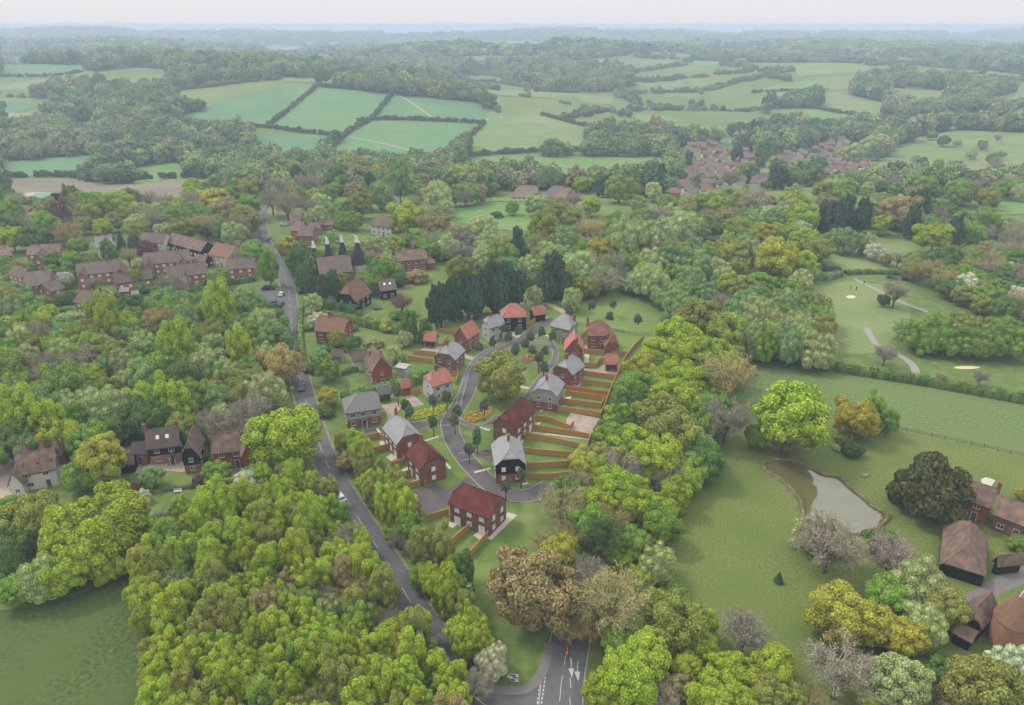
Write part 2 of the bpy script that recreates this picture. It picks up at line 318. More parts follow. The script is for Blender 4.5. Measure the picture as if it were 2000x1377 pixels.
sheet('meadow_field', [(1280, 1010), (1330, 900), (1450, 850), (1480, 800), (1600, 818), (1745, 840), (2000, 893), (2080, 910), (2080, 1180), (1700, 1400), (1300, 1400), (1210, 1200)], .02, MEADOW)
sheet('fairway', [(1590, 560), (1660, 548), (1760, 560), (1780, 620), (1720, 690), (1640, 690), (1595, 640)], .016, FAIRWAY)
sheet('fairway', [(1600, 470), (1690, 488), (1760, 470), (1870, 485), (1880, 520), (1760, 525), (1640, 530)], .016, FAIRWAY)
sheet('lawn', [(1085, 600), (1170, 560), (1270, 575), (1330, 640), (1262, 700), (1130, 640), (1120, 625)], .02, MOWN)
sheet('lawn', [(655, 835), (700, 800), (760, 735), (850, 655), (930, 615), (1060, 596), (1150, 640), (1258, 662), (1215, 705), (1180, 800), (1152, 870), (1125, 940), (1050, 1010), (1040, 1080), (930, 1150), (880, 1090), (800, 1000), (720, 900)], .018, LAWN)
sheet('lawn', [(700, 596), (820, 590), (830, 620), (775, 635), (712, 622)], .016, LAWN)
sheet('lawn', [(790, 520), (880, 500), (900, 520), (880, 548), (820, 560)], .016, LAWN)
sheet('lawn', [(232, 925), (300, 915), (400, 925), (460, 920), (400, 990), (280, 1010)], .016, LAWN)
SAND = mat('sand', (226, 200, 158), (236, 214, 176), 2)
def ellipse(px, py, rx, ry, n=16, wob=.15): return [(px + rx * math.cos(2 * math.pi * i / n) * (1 + wob * math.sin(3 * i)), py + ry * math.sin(2 * math.pi * i / n)) for i in range(n)]
for px, py, rx, ry in ((1662, 580, 9, 3.2), (1587, 583, 8, 2.5), (1888, 718, 25, 3.2), (1797, 282, 6, 2), (1852, 298, 18, 3), (1625, 671, 12, 4), (1770, 268, 5, 1.5)):
    sheet('bunker', ellipse(px, py, rx, ry), .05, SAND, far=py < 400)
# ------------------------------------------------------------------ roads and paths
ASPH = mat('asphalt', (122, 121, 122), (136, 134, 133), .9, c3=(112, 111, 113), s3=.15, detail=8, k=.5)
PAVE = mat('block_paving', (118, 110, 108), (132, 124, 120), 2.2, c3=(108, 102, 101), s3=.2, detail=8, k=.52)
PAVEL = mat('paving_pink', (172, 152, 138), (188, 170, 156), 2.2, c3=(160, 142, 130), s3=.3)
KERB = mat('kerb_stone', (150, 146, 142), (164, 160, 154), 3); PATHM = mat('path_grey', (128, 124, 124), (142, 138, 136), 1.5, k=.5)
SLABM = mat('slab', (214, 206, 190), (190, 184, 170), 3); GRAVEL = mat('gravel', (186, 166, 134), (204, 184, 150), 2)
VERGE = mat('verge_earth', (158, 146, 120), (120, 122, 78), .8); WHITE = mat('road_paint', (206, 206, 202), (178, 178, 174), 3)
ROADS = []
def road(name, pts, hw, m=None, z=.045, kerb=True, dash=None, world=False, kw=.25):
    P = spline([G(*p) for p in pts]) if not world else spline(pts)
    o = strip(name, P, -hw, hw, z, m or ASPH); ROADS.append((P, hw))
    if kerb:
        for s in (-1, 1): strip('kerb', P, s * hw, s * (hw + kw), z + .06, KERB, o, thick=.12)
    if dash:
        acc = 0; i = 0
        while i < len(P) - 3:
            seg = P[i:i + max(2, int(dash[0] / 2) + 1)]; strip('lane_marking', seg, -.06 + dash[2], .06 + dash[2], z + .008, WHITE, o); i += max(2, int((dash[0] + dash[1]) / 2))
    return o, P
MAIN = [(522, 398), (513, 412), (511, 440), (517, 470), (533, 500), (552, 530), (562, 560), (566, 600), (570, 640), (576, 690), (586, 740), (597, 780), (611, 830), (632, 890), (656, 940), (692, 1000), (731, 1060), (768, 1118), (803, 1178), (842, 1235), (876, 1285), (903, 1335), (940, 1372), (985, 1400)]
road('road', MAIN, 2.75, dash=(4, 4, 0), kerb=False, z=.05)
_P = spline([G(*p) for p in MAIN]); strip('verge', _P, -3.4, -2.75, .03, VERGE); strip('verge', _P, 2.75, 3.3, .03, VERGE)
ro, _ = road('road', [(1092, 1450), (1094, 1400), (1098, 1340), (1108, 1280), (1122, 1220), (1142, 1165), (1158, 1130)], 3.4, z=.056, dash=(4, 2, .2))
sheet('road', [(880, 1300), (905, 1320), (960, 1358), (1010, 1352), (1045, 1328), (1062, 1290), (1130, 1290), (1140, 1430), (900, 1430), (930, 1385)], .052, ASPH)
PAVT = mat('footway', (142, 136, 130), (154, 146, 138), 1.2, k=.52)
_fw = [(1072, 1255), (1066, 1290), (1056, 1318), (1035, 1342), (1005, 1350), (965, 1346), (935, 1330)]
strip('footway', spline([G(*p) for p in _fw], .6), -.9, .9, .13, PAVT, thick=.15)
for k in range(2):                                      # give-way lines across the mouth of the side road
    for i in range(8):
        y0 = 1322 + i * 8; a = G(1062 - (y0 - 1322) * .14 - 5 + k * 8, y0); b = G(1062 - (y0 + 5 - 1322) * .14 - 5 + k * 8, y0 + 5)
        strip('give_way_marking', [Vector((a.x, a.y, 0)), Vector((b.x, b.y, 0))], -.12, .12, .068, WHITE, ro)
for px, py in ((1116, 1312), (1128, 1318)):             # painted arrows
    a = G(px, py); me = mesh('arrow_marking', [(a.x - .5, a.y + .6, .071), (a.x + .5, a.y + .6, .071), (a.x, a.y - 1.3, .071)], [(2, 1, 0)], WHITE); newobj('arrow_marking', me, ro)
    b = G(px + 1, py - 26); strip('arrow_marking', [Vector((a.x, a.y + .6, 0)), Vector((b.x, b.y, 0))], -.08, .08, .071, WHITE, ro)
for y0 in (1290, 1330, 1368): 
    a = G(1116 - (y0 - 1290) * .02, y0 + 14); b = G(1114 - (y0 - 1290) * .02, y0 - 6); strip('lane_marking', [Vector((a.x, a.y, 0)), Vector((b.x, b.y, 0))], -.07, .07, .07, WHITE, ro)
# lay-by and forecourt beside the main road
sheet('forecourt', [(478, 574), (500, 566), (540, 566), (552, 575), (556, 620), (552, 632), (535, 612), (512, 612), (498, 590)], .04, ASPH)
road('lane', [(0, 482), (60, 478), (130, 474), (200, 470), (300, 470), (380, 472), (440, 474), (505, 478)], 2.2, PATHM, z=.04, kerb=False)
road('lane', [(20, 455), (60, 448), (100, 430)], 1.8, PATHM, z=.04, kerb=False)
road('lane', [(190, 590), (225, 576), (280, 570), (330, 566), (370, 560)], 1.8, PAVT, z=.04, kerb=False)
# estate roads
spine = [(1075, 948), (1040, 966), (1005, 968), (965, 952), (935, 925), (910, 897), (893, 872), (882, 848), (878, 826), (888, 806), (902, 784), (912, 764), (924, 734), (936, 706), (958, 688), (990, 673), (1018, 666), (1042, 648), (1062, 634), (1084, 623)]
road('estate_road', spine, 2.3, PAVE, z=.052)
road('estate_road', [(880, 822), (850, 826), (812, 832), (770, 838), (735, 844), (704, 850)], 1.9, PAVE, z=.049)
road('estate_road', [(898, 893), (930, 888), (960, 884)], 1.6, PAVE, z=.047)
sheet('car_court', [(803, 963), (830, 953), (854, 944), (868, 959), (892, 952), (912, 928), (935, 950), (915, 962), (890, 975), (876, 988), (824, 1010), (814, 1002), (812, 985)], .056, PAVE)
sheet('car_court', [(1030, 950), (1092, 940), (1105, 950), (1060, 985), (1030, 975), (1010, 965)], .058, PAVE)
road('footpath', [(1040, 662), (1062, 662), (1078, 672), (1085, 688), (1082, 704), (1070, 722), (1055, 740), (1040, 760), (1022, 784)], .9, PATHM, z=.06)
road('footpath', [(936, 702), (985, 700), (1020, 706), (1050, 714), (1074, 717)], .7, PATHM, z=.048)
road('footpath', [(1034, 672), (1060, 676), (1084, 682)], .8, PATHM, z=.064)
road('footpath', [(884, 812), (905, 826), (935, 834), (955, 828), (972, 812)], .7, PATHM, z=.048)
road('footpath', [(893, 800), (900, 770), (908, 740), (920, 712), (945, 690), (975, 674), (1010, 662)], .6, PATHM, z=.066)
road('gravel_path', [(1064, 592), (1080, 598), (1096, 606), (1104, 614)], 1.2, GRAVEL, z=.04, kerb=False)
road('gravel_path', [(1014, 755), (1030, 758), (1042, 760)], .8, GRAVEL, z=.04, kerb=False)
for poly in ([(1115, 806), (1172, 818), (1155, 848), (1112, 838), (1105, 822)], [(1132, 719), (1165, 721), (1180, 712), (1210, 714), (1200, 738), (1135, 730)], [(1140, 674), (1180, 678), (1182, 688), (1142, 684)], [(1052, 623), (1066, 619), (1082, 624), (1066, 634)], [(818, 685), (838, 673), (866, 676), (850, 692)], [(745, 792), (770, 785), (788, 792), (770, 812), (757, 822), (754, 805)], [(790, 775), (806, 770), (828, 790), (808, 795)], [(1000, 647), (1024, 656), (1018, 663), (1000, 656)], [(908, 692), (930, 700), (928, 706), (908, 699)]):
    sheet('driveway', poly, .046, PAVEL)
for poly in ([(1142, 692), (1151, 692), (1150, 708), (1140, 708)], [(1130, 744), (1143, 742), (1136, 752), (1126, 752)], [(1116, 757), (1134, 751), (1126, 761), (1112, 762)], [(1096, 792), (1108, 792), (1100, 797), (1092, 796)], [(1104, 777), (1117, 773), (1114, 780), (1102, 780)], [(1046, 828), (1056, 824), (1052, 834), (1044, 832)], [(872, 1025), (886, 1014), (896, 1022), (884, 1032)], [(924, 1046), (938, 1037), (947, 1045), (936, 1054)], [(951, 1051), (992, 1001), (1010, 1006), (960, 1055)], [(754, 893), (768, 885), (776, 895), (764, 901)], [(784, 918), (796, 912), (800, 920), (788, 926)], [(798, 943), (812, 936), (818, 940), (804, 947)], [(740, 864), (748, 860), (752, 868), (744, 870)], [(1010, 863), (1022, 858), (1022, 866), (1014, 870)]):
    sheet('patio', poly, .05, SLABM)
sheet('patio', [(1916, 936), (1926, 932), (1944, 938), (1936, 950), (1918, 946)], .03, SLABM)
for a, b in (((926, 923), (958, 915)), ((828, 862), (856, 853)), ((736, 836), (742, 846)), ((1055, 806), (1062, 796)), ((1020, 946), (1032, 944)), ((1040, 845), (1150, 858)), ((938, 834), (956, 841)), ((836, 784), (862, 780)), ((1064, 654), (1090, 664)), ((974, 657), (995, 663)), ((870, 905), (880, 916))):
    strip('garden_path', [Vector(G(*a)[:2]).to_3d(), Vector(G(*b)[:2]).to_3d()], -.35, .35, .062, SLABM)
road('cart_path', [(1692, 640), (1700, 655), (1712, 672), (1740, 686), (1770, 702), (1786, 718), (1788, 728)], 1.2, KERB, z=.03, kerb=False)
road('cart_path', [(1668, 544), (1710, 565), (1755, 588), (1812, 609)], .9, KERB, z=.03, kerb=False)
road('cart_path', [(1770, 268), (1830, 266), (1850, 260), (1880, 257), (1930, 258)], 1.0, GRAVEL, z=.5, kerb=False)
road('farm_track', [(2050, 1110), (1990, 1128), (1930, 1155), (1880, 1190), (1850, 1230)], 1.6, PAVT, z=.036, kerb=False)
road('drive', [(610, 800), (560, 822), (480, 846), (430, 852), (380, 862), (300, 868), (230, 885)], 1.6, GRAVEL, z=.03, kerb=False)
road('drive', [(800, 560), (790, 545), (812, 528), (840, 522)], 2.2, GRAVEL, z=.03, kerb=False)
road('drive', [(642, 590), (690, 572), (740, 566)], 1.8, PATHM, z=.03, kerb=False)
sheet('courtyard', [(258, 905), (300, 898), (350, 890), (392, 905), (388, 925), (330, 920), (262, 925)], .034, mat('courtyard_stone', (186, 172, 152), (170, 158, 140), 2))
sheet('courtyard', [(440, 920), (510, 910), (518, 930), (470, 938)], .034, mat('terrace_slate', (112, 114, 120), (126, 128, 132), 2))
sheet('courtyard', [(-20, 900), (30, 890), (20, 960), (60, 990), (-20, 1010)], .034, mat('courtyard_stone', (186, 172, 152)))
# ------------------------------------------------------------------ pond
PONDPX = [(1490, 906), (1513, 900), (1536, 900), (1558, 903), (1586, 916), (1608, 927), (1639, 934), (1658, 952), (1684, 972), (1706, 991), (1733, 1008), (1722, 1026), (1690, 1042), (1640, 1048), (1600, 1036), (1572, 1011), (1563, 980), (1541, 952), (1521, 935), (1496, 921)]
PW = mat('pond_water', (122, 120, 72), (134, 130, 84), .3, .03, k=.5, spec=.5)
PW.node_tree.nodes['Principled BSDF'].inputs['IOR'].default_value = 2.1
_pp = spline([G(*p) for p in PONDPX] + [G(*PONDPX[0])], .7)
sheet('pond_water', [(p.x, p.y, 0) for p in _pp[:-1]], .09, PW, world=True)
def bank():
    Nn = normals(_pp); v = []; f = []; prof = ((-.2, .02), (.0, .2), (.25, .34), (.6, .3), (1.15, .02))
    for i, (p, n) in enumerate(zip(_pp, Nn)):
        wob = 1 + .35 * math.sin(i * .7) + .25 * math.sin(i * 1.9)
        for o, z in prof: q = p + n * o * wob * .8; v.append((q.x, q.y, z * (.8 + .3 * wob)))
    k = len(prof)
    for i in range(len(_pp) - 1):
        for j in range(k - 1): f.append((i * k + j, i * k + j + 1, (i + 1) * k + j + 1, (i + 1) * k + j))
    kind(newobj('pond_bank', mesh('pond_bank', v, f, mat('bank_earth', (112, 100, 72), (88, 92, 54), 1.2, c3=(150, 134, 106), s3=.25))), 'structure')
bank()
# ------------------------------------------------------------------ tree shapes, crown radius 1
def unit(a): return a / np.maximum(np.linalg.norm(a, axis=-1, keepdims=True), 1e-9)
def cards(p, n, sx, sy, along=None, r=rng):
    """small leaf faces at p facing n; along: direction their long side follows"""
    k = len(p); ref = unit(r.normal(size=(k, 3))) if along is None else along
    a = unit(np.cross(n, ref)); b = unit(np.cross(n, a)) if along is None else unit(along)
    sx = np.broadcast_to(sx, (k,))[:, None]; sy = np.broadcast_to(sy, (k,))[:, None]
    q = np.stack([p - a * sx - b * sy * .6, p + a * sx * .7 - b * sy, p + a * sx * .9 + b * sy * .7, p - a * sx * .6 + b * sy], 1)
    return q.reshape(-1, 3), np.arange(4 * k).reshape(k, 4)
def ico():
    bm = bmesh.new(); bmesh.ops.create_icosphere(bm, subdivisions=1, radius=1); v = np.array([x.co[:] for x in bm.verts]); f = np.array([[x.index for x in y.verts] for y in bm.faces]); bm.free(); return v, f
IV, IF = ico()
def np_mesh(name, quads, tris, mats, qm=0, tm=0, r=rng):
    """quads, tris: lists of (verts, faces); random 'var' and 'hue' on every face"""
    vs_, fl, ls, mi = [], [], [], []; o = 0
    for arr, k, m in ((quads, 4, qm), (tris, 3, tm)):
        for v, f in arr:
            vs_.append(v); fl.append((f + o).reshape(-1)); ls += [k] * len(f); mi += [m] * len(f); o += len(v)
    V = np.concatenate(vs_); L = np.concatenate(fl).astype(np.int32); ls = np.array(ls, np.int32)
    me = bpy.data.meshes.new(name); me.vertices.add(len(V)); me.vertices.foreach_set('co', V.astype(np.float32).ravel())
    me.loops.add(len(L)); me.loops.foreach_set('vertex_index', L); me.polygons.add(len(ls))
    me.polygons.foreach_set('loop_start', np.concatenate([[0], np.cumsum(ls)[:-1]]).astype(np.int32)); me.polygons.foreach_set('loop_total', ls)
    me.polygons.foreach_set('material_index', np.array(mi, np.int32))
    for nm in ('var', 'hue'):
        at = me.attributes.new(nm, 'FLOAT', 'FACE'); at.data.foreach_set('value', r.random(len(ls)).astype(np.float32))
    for m in mats: me.materials.append(m)
    me.update(calc_edges=True); me.validate(); return me
def lumpcrown(r, ell, zc, nl, lr, nleaf, size, base=-.8, long=1.0, droop=0.0, rim=.76, core=.74, flat=.3):
    """a crown of overlapping leafy lumps on an ellipsoid; leaves sit on the outside of the lumps"""
    k = np.arange(nl) + .5; ph = k * 2.39996; cz = 1 - (1 - base) * k / nl; rr = np.sqrt(np.maximum(0, 1 - cz * cz))
    c = np.stack([rr * np.cos(ph), rr * np.sin(ph), cz], 1) + r.normal(size=(nl, 3)) * .1
    lrad = lr[0] + (lr[1] - lr[0]) * r.beta(1.2, 1.4, nl); f1, f2 = r.uniform(0, 6.28, 2); az = np.arctan2(c[:, 1], c[:, 0]); c = c * (rim + r.normal(size=(nl, 1)) * .085 + (.1 * np.sin(2 * az + f1) * np.sqrt(1 - np.clip(c[:, 2], -1, 1) ** 2) + .07 * np.sin(3 * az + f2 + 2 * c[:, 2]))[:, None])
    c = np.concatenate([c, [[0, 0, 0.]]]); lrad = np.append(lrad, .62)
    area = lrad ** 2; cnt = (nleaf * area / area.sum()).astype(int); P, Nn = [], []
    for i in range(nl + 1):
        d = unit(r.normal(size=(cnt[i] * 3, 3))); p = c[i] + d * lrad[i] * r.uniform(.9, 1.1, (len(d), 1))
        ok = np.ones(len(p), bool)
        for j in range(nl + 1):
            if j != i: ok &= np.linalg.norm(p - c[j], axis=1) > lrad[j] * .9
        ok &= (p[:, 2] > base * 1.05 - .1)
        P.append(p[ok]); Nn.append(d[ok])
    P = np.concatenate(P); Nn = np.concatenate(Nn)
    if len(P) > nleaf: s = r.permutation(len(P))[:nleaf]; P, Nn = P[s], Nn[s]
    out = unit(P); n = unit(Nn * .75 + out * flat + r.normal(size=P.shape) * .62)
    e = np.array(ell); P = P * e; P[:, 2] -= droop * (np.linalg.norm(P[:, :2], axis=1) ** 2) * .2; P[:, 2] += zc
    al = None
    if long > 1: al = unit(np.stack([out[:, 0] * .35, out[:, 1] * .35, np.full(len(out), -1.0)], 1) + r.normal(size=P.shape) * .25); n = unit(n - al * (n * al).sum(1, keepdims=True))
    s = size * r.uniform(.7, 1.35, len(P))
    q = cards(P, n, s / math.sqrt(long), s * math.sqrt(long), al, r)
    cores = []
    for i in range(nl + 1):
        v = (c[i] + IV * lrad[i] * core * r.uniform(.92, 1.05, (len(IV), 1))) * e; v[:, 2] += zc; cores.append((v, IF))
    return q, cores
def limbs(r, h, rad, n, zc, reach, name, m, bend=.1, sub=True):
    parts = [tube([(0, 0, -.05), (r.normal() * .02, r.normal() * .02, h * .5), (r.normal() * .05, r.normal() * .05, h)], [rad, rad * .72, rad * .4], 7)]
    for i in range(n):
        a = 2 * math.pi * i / n + r.normal() * .3; z0 = h * r.uniform(.45, .95); e = reach * r.uniform(.6, 1)
        p1 = (math.cos(a) * e * .45, math.sin(a) * e * .45, z0 + (zc - z0) * .5 + .12); p2 = (math.cos(a) * e, math.sin(a) * e, zc + r.uniform(-.2, .45))
        parts.append(tube([(0, 0, z0), p1, p2], [rad * .42, rad * .25, rad * .08], 5))
    v, f = joinvf(parts); return mesh(name, v, f, m)
def barecrown(r, zc, nb, nt, spread=1.0, up=.35, tw=.009, tl=.14, buds=900, bs=.022):
    """branches dividing into a haze of twigs, with a few opening buds"""
    tips = []; parts = []
    for i in range(nb):
        a = i * 2.39996 + r.normal() * .2; el = r.uniform(-.15, 1.0)
        d = unit(np.array([math.cos(a) * math.cos(el), math.sin(a) * math.cos(el), math.sin(el) + .1]))
        end = d * np.array([spread, spread, .95]) * r.uniform(.8, 1.0) + [0, 0, zc]
        st = np.array([0, 0, zc * r.uniform(.35, .75)]); mid = (st + end) / 2 + r.normal(size=3) * .06 + [0, 0, .05]
        parts.append(tube([st, mid, end], [.035, .02, .006], 4)); prev = [st, mid, end]
        for j in range(6):
            t = r.uniform(.3, 1); b0 = mid + (end - mid) * (t * 2 - 1) if t > .5 else st + (mid - st) * t * 2
            dd = unit(d * .7 + r.normal(size=3) * .55 + [0, 0, up * .5]); b1 = b0 + dd * r.uniform(.22, .42)
            parts.append(tube([b0, (b0 + b1) / 2 + r.normal(size=3) * .02, b1], [.014, .009, .004], 3, False)); tips.append((b0, b1, dd))
    v, f = joinvf(parts); T = []
    P, D = [], []
    for k in range(nt):
        b0, b1, dd = tips[r.integers(len(tips))]; P.append(b0 + (b1 - b0) * r.uniform(.1, 1.05) + r.normal(size=3) * .05); D.append(dd * .6 + r.normal(size=3) * .6 + np.array([0, 0, up]))
    P = np.array(P); D = unit(np.array(D)); n = unit(np.cross(D, r.normal(size=D.shape))); L = tl * r.uniform(.5, 1.3, (nt, 1)); w = tw * r.uniform(.7, 1.4, (nt, 1))
    tv = np.stack([P - n * w, P + n * w, P + D * L], 1).reshape(-1, 3); tf = np.arange(3 * nt).reshape(nt, 3)
    B = (P + D * L)[r.permutation(nt)[:buds]] if buds else np.zeros((0, 3))
    q = [cards(B, unit(r.normal(size=B.shape) + [0, 0, .6]), bs, bs, None, r)] if buds else []
    bv = np.array([tuple(x) for x in v]); b4 = np.array([x for x in f if len(x) == 4]); b3 = np.array([x for x in f if len(x) == 3]).reshape(-1, 3)
    quads = q + [(bv, b4)]; tr = [(tv, tf)]
    return quads, tr
def conifer(r, ell, zc, nleaf, size, kind_):
    if kind_ == 'f':                                    # tiers of drooping branches
        P, Nn, A = [], [], []
        for t in range(11):
            z = .15 + t * .24; rad = 1.02 * (1 - (t / 11.3)) ** .9; k = int(nleaf * rad / 5.6)
            a = r.uniform(0, 6.283, k); s = np.sqrt(r.uniform(.05, 1, k)) * rad * r.uniform(.9, 1.08, k) * (1 + .1 * np.sin(a * 9 + t))
            P.append(np.stack([s * np.cos(a), s * np.sin(a), z + (rad - s) * .42 - .08 + r.normal(size=k) * .025], 1)); A.append(np.stack([np.cos(a), np.sin(a), np.full(k, -.45)], 1)); Nn.append(np.stack([np.cos(a) * .4, np.sin(a) * .4, np.ones(k)], 1))
        P = np.concatenate(P); A = unit(np.concatenate(A)); Nn = unit(np.concatenate(Nn) + r.normal(size=P.shape) * .3); Nn = unit(Nn - A * (Nn * A).sum(1, keepdims=True))
        q = cards(P, Nn, size * .6, size * 1.5, A, r); v = IV * [.55, .55, 1.15] ; v = v * [[max(.1, 1 - (z + 1.15) / 2.5)] * 2 + [1] for z in v[:, 2]] + [0, 0, 1.3]
        return q, [(v, IF)]
    q, co = lumpcrown(r, ell, zc, 46, (.17, .27), nleaf, size, base=-.95, long=2.2, rim=.84, core=.88, flat=.1)
    return q, co
PROTO = {}
def proto(key, cm, tm, zc):
    PROTO.setdefault(key, []).append((cm, tm, zc))
def build_protos():
    for i in range(6):
        r = np.random.default_rng(100 + i); e = (1 + r.normal() * .04, 1 + r.normal() * .04, .86 + r.normal() * .05)
        q, c = lumpcrown(r, e, 1.12, 44 + i * 3, (.13, .34), 19000, .0245, base=-.78)
        proto('o', np_mesh('crown_round', [q], c, [LEAF], r=r), limbs(r, .8, .07, 6, 1.1, .62, 'trunk_round', BARK), 1.12)
    for i in range(5):
        r = np.random.default_rng(200 + i); q, c = lumpcrown(r, (.95, .95, 1.4 + r.normal() * .12), 1.75, 34, (.14, .36), 15000, .026, base=-.85)
        proto('u', np_mesh('crown_upright', [q], c, [LEAF], r=r), limbs(r, 1.5, .055, 5, 1.8, .5, 'trunk_upright', BARK), 1.75)
    for i in range(4):
        r = np.random.default_rng(300 + i); q, c = lumpcrown(r, (1, 1, .98 + r.normal() * .08), 1.15, 40, (.17, .3), 13000, .022, base=-.85, long=2.6, droop=.35, rim=.78, core=.72, flat=.2)
        proto('w', np_mesh('crown_feathery', [q], c, [LEAF], r=r), limbs(r, .9, .05, 6, 1.2, .6, 'trunk_feathery', BARKL), 1.15)
    for i in range(4):
        r = np.random.default_rng(400 + i); q, t = barecrown(r, 1.1, 40, 5200, up=.3, tw=.0075, tl=.15, buds=1000, bs=.018)
        proto('n', np_mesh('crown_bare', q, t, [TWIG], r=r), limbs(r, .95, .075, 5, 1.0, .4, 'trunk_bare', BARK), 1.1)
    for i in range(4):
        r = np.random.default_rng(500 + i); q, c = conifer(r, (.82, .82, 1.5 + .12 * i), 1.65 + .1 * i, 6000, .04, 'k')
        proto('k', np_mesh('crown_evergreen', [q], c, [LEAF], r=r), limbs(r, .5, .06, 3, .6, .3, 'trunk_evergreen', BARK), 1.65 + .1 * i)
    for i in range(2):
        r = np.random.default_rng(550 + i); q, c = conifer(r, None, 1.4, 3600, .05, 'f')
        proto('f', np_mesh('crown_fir', [q], c, [LEAF], r=r), limbs(r, 2.3, .06, 3, .6, .3, 'trunk_fir', BARK), 1.4)
    for i in range(4):
        r = np.random.default_rng(600 + i); q, c = lumpcrown(r, (1, 1, .72), .58, 22, (.22, .38), 6500, .04, base=-.6)
        proto('s', np_mesh('crown_bush', [q], c, [LEAF], r=r), limbs(r, .3, .05, 4, .5, .5, 'trunk_bush', BARK), .58)
    for i in range(3):
        r = np.random.default_rng(700 + i); q, c = lumpcrown(r, (.95, .95, 1.3), 3.2, 18, (.2, .34), 1300, .075, base=-.8, rim=.74, core=.4)
        proto('y', np_mesh('crown_young', [q], c[:-1], [LEAF], r=r), limbs(r, 2.9, .1, 6, 3.2, .6, 'trunk_young', BARKD), 3.2)
    for i in range(8):                                  # far trees: the same build, coarser leaves
        r = np.random.default_rng(800 + i); q, c = lumpcrown(r, (1, 1, 1.0 + r.normal() * .22), 1.0, 18, (.22, .42), 800, .09, base=-.8)
        proto('F', np_mesh('crown_far', [q], c, [LEAF], r=r), None, 1.0)
    for i in range(4):                                  # far groups of five or six crowns
        r = np.random.default_rng(900 + i); Q, K = [], []
        for j in range(6):
            q, c = lumpcrown(r, (.45, .45, .45), .42 + r.normal() * .06, 8, (.3, .5), 110, .2, base=-.7); a = j * 1.05 + r.normal() * .2; o = np.array([math.cos(a) * .62, math.sin(a) * .62, 0]) if j else np.zeros(3)
            Q.append((q[0] + o, q[1])); K += [(v + o, f) for v, f in c]
        proto('M', np_mesh('crown_group_far', Q, K, [LEAF], r=r), None, .5)
build_protos()
# ------------------------------------------------------------------ tree list
KF = 1.4
PAL = {'L': (138, 155, 52), 'Y': (152, 150, 60), 'G': (114, 140, 60), 'D': (78, 98, 56), 'S': (150, 163, 106), 'O': (128, 134, 66), 'B': (140, 130, 88), 'N': (128, 122, 104),
       'W': (180, 184, 152), 'C': (112, 80, 80), 'P': (66, 86, 62), 'T': (120, 145, 88), 'R': (148, 134, 86), 'Q': (92, 116, 60), 'E': (78, 82, 48), 'V': (88, 96, 74)}
CWORD = {'L': 'lime-green', 'Y': 'golden-yellow', 'G': 'mid-green', 'D': 'dark green', 'S': 'sage-green', 'O': 'olive-green', 'B': 'bronze-brown', 'N': 'grey-brown', 'W': 'pale blossomed', 'C': 'copper-purple', 'P': 'blackish green', 'T': 'bluish green', 'R': 'russet', 'Q': 'deep green', 'E': 'dark brownish green', 'V': 'grey-green'}
KNAME = {'o': ('broadleaf_tree', 'round broadleaf tree'), 'u': ('upright_tree', 'upright leafy tree'), 'w': ('feathery_tree', 'feathery tree'), 'n': ('bare_tree', 'bare twiggy tree'), 'k': ('evergreen_tree', 'dense evergreen'), 'f': ('fir_tree', 'pointed fir tree'), 's': ('shrub', 'low rounded shrub'), 'y': ('young_tree', 'young thin-trunked tree')}
TREES = []; _grid = {}
def _near(x, y, d):
    c = 12.0
    for i in range(int((x - d - 12) // c), int((x + d + 12) // c) + 1):
        for j in range(int((y - d - 12) // c), int((y + d + 12) // c) + 1):
            for t in _grid.get((i, j), ()):
                if (t[0] - x) ** 2 + (t[1] - y) ** 2 < (d * .5 + t[2] * .62) ** 2: return True
    return False
def addtree(x, y, R, k, c, place, hs=1.0, v=None):
    ps = PROTO[k]; vi = random.randrange(len(ps)) if v is None else v
    t = dict(x=x, y=y, R=R, k=k, c=c, place=place, hs=hs, v=vi, rz=random.uniform(0, 6.28)); zc = ps[vi][2] * R * hs
    z = hzs(x, y); t['z'] = z; t['px'], t['py'] = proj(x, y, z + zc); t['rp'] = R * ppm((x, y, z)); TREES.append(t)
    _grid.setdefault((int(x // 12), int(y // 12)), []).append((x, y, R)); return t
def T1(px, py, rp, k, c, place, hs=1.0):
    """one tree whose crown centre and crown radius are read off the photograph"""
    R = 5.0; zc = PROTO[k][0][2]
    for _ in range(3): g = G(px, py, zc * R * hs); R = rp / ppm(g)
    addtree(g.x, g.y, R, k, c, place, hs)
def offroad(x, y, R):
    for P, hw in ROADS[:2]:
        for p in P[::3]:
            if (p.x - x) ** 2 + (p.y - y) ** 2 < (hw + .3 + R * .42) ** 2: return False
    return True
KEEP = []                                               # ground discs kept clear: (x, y, r)
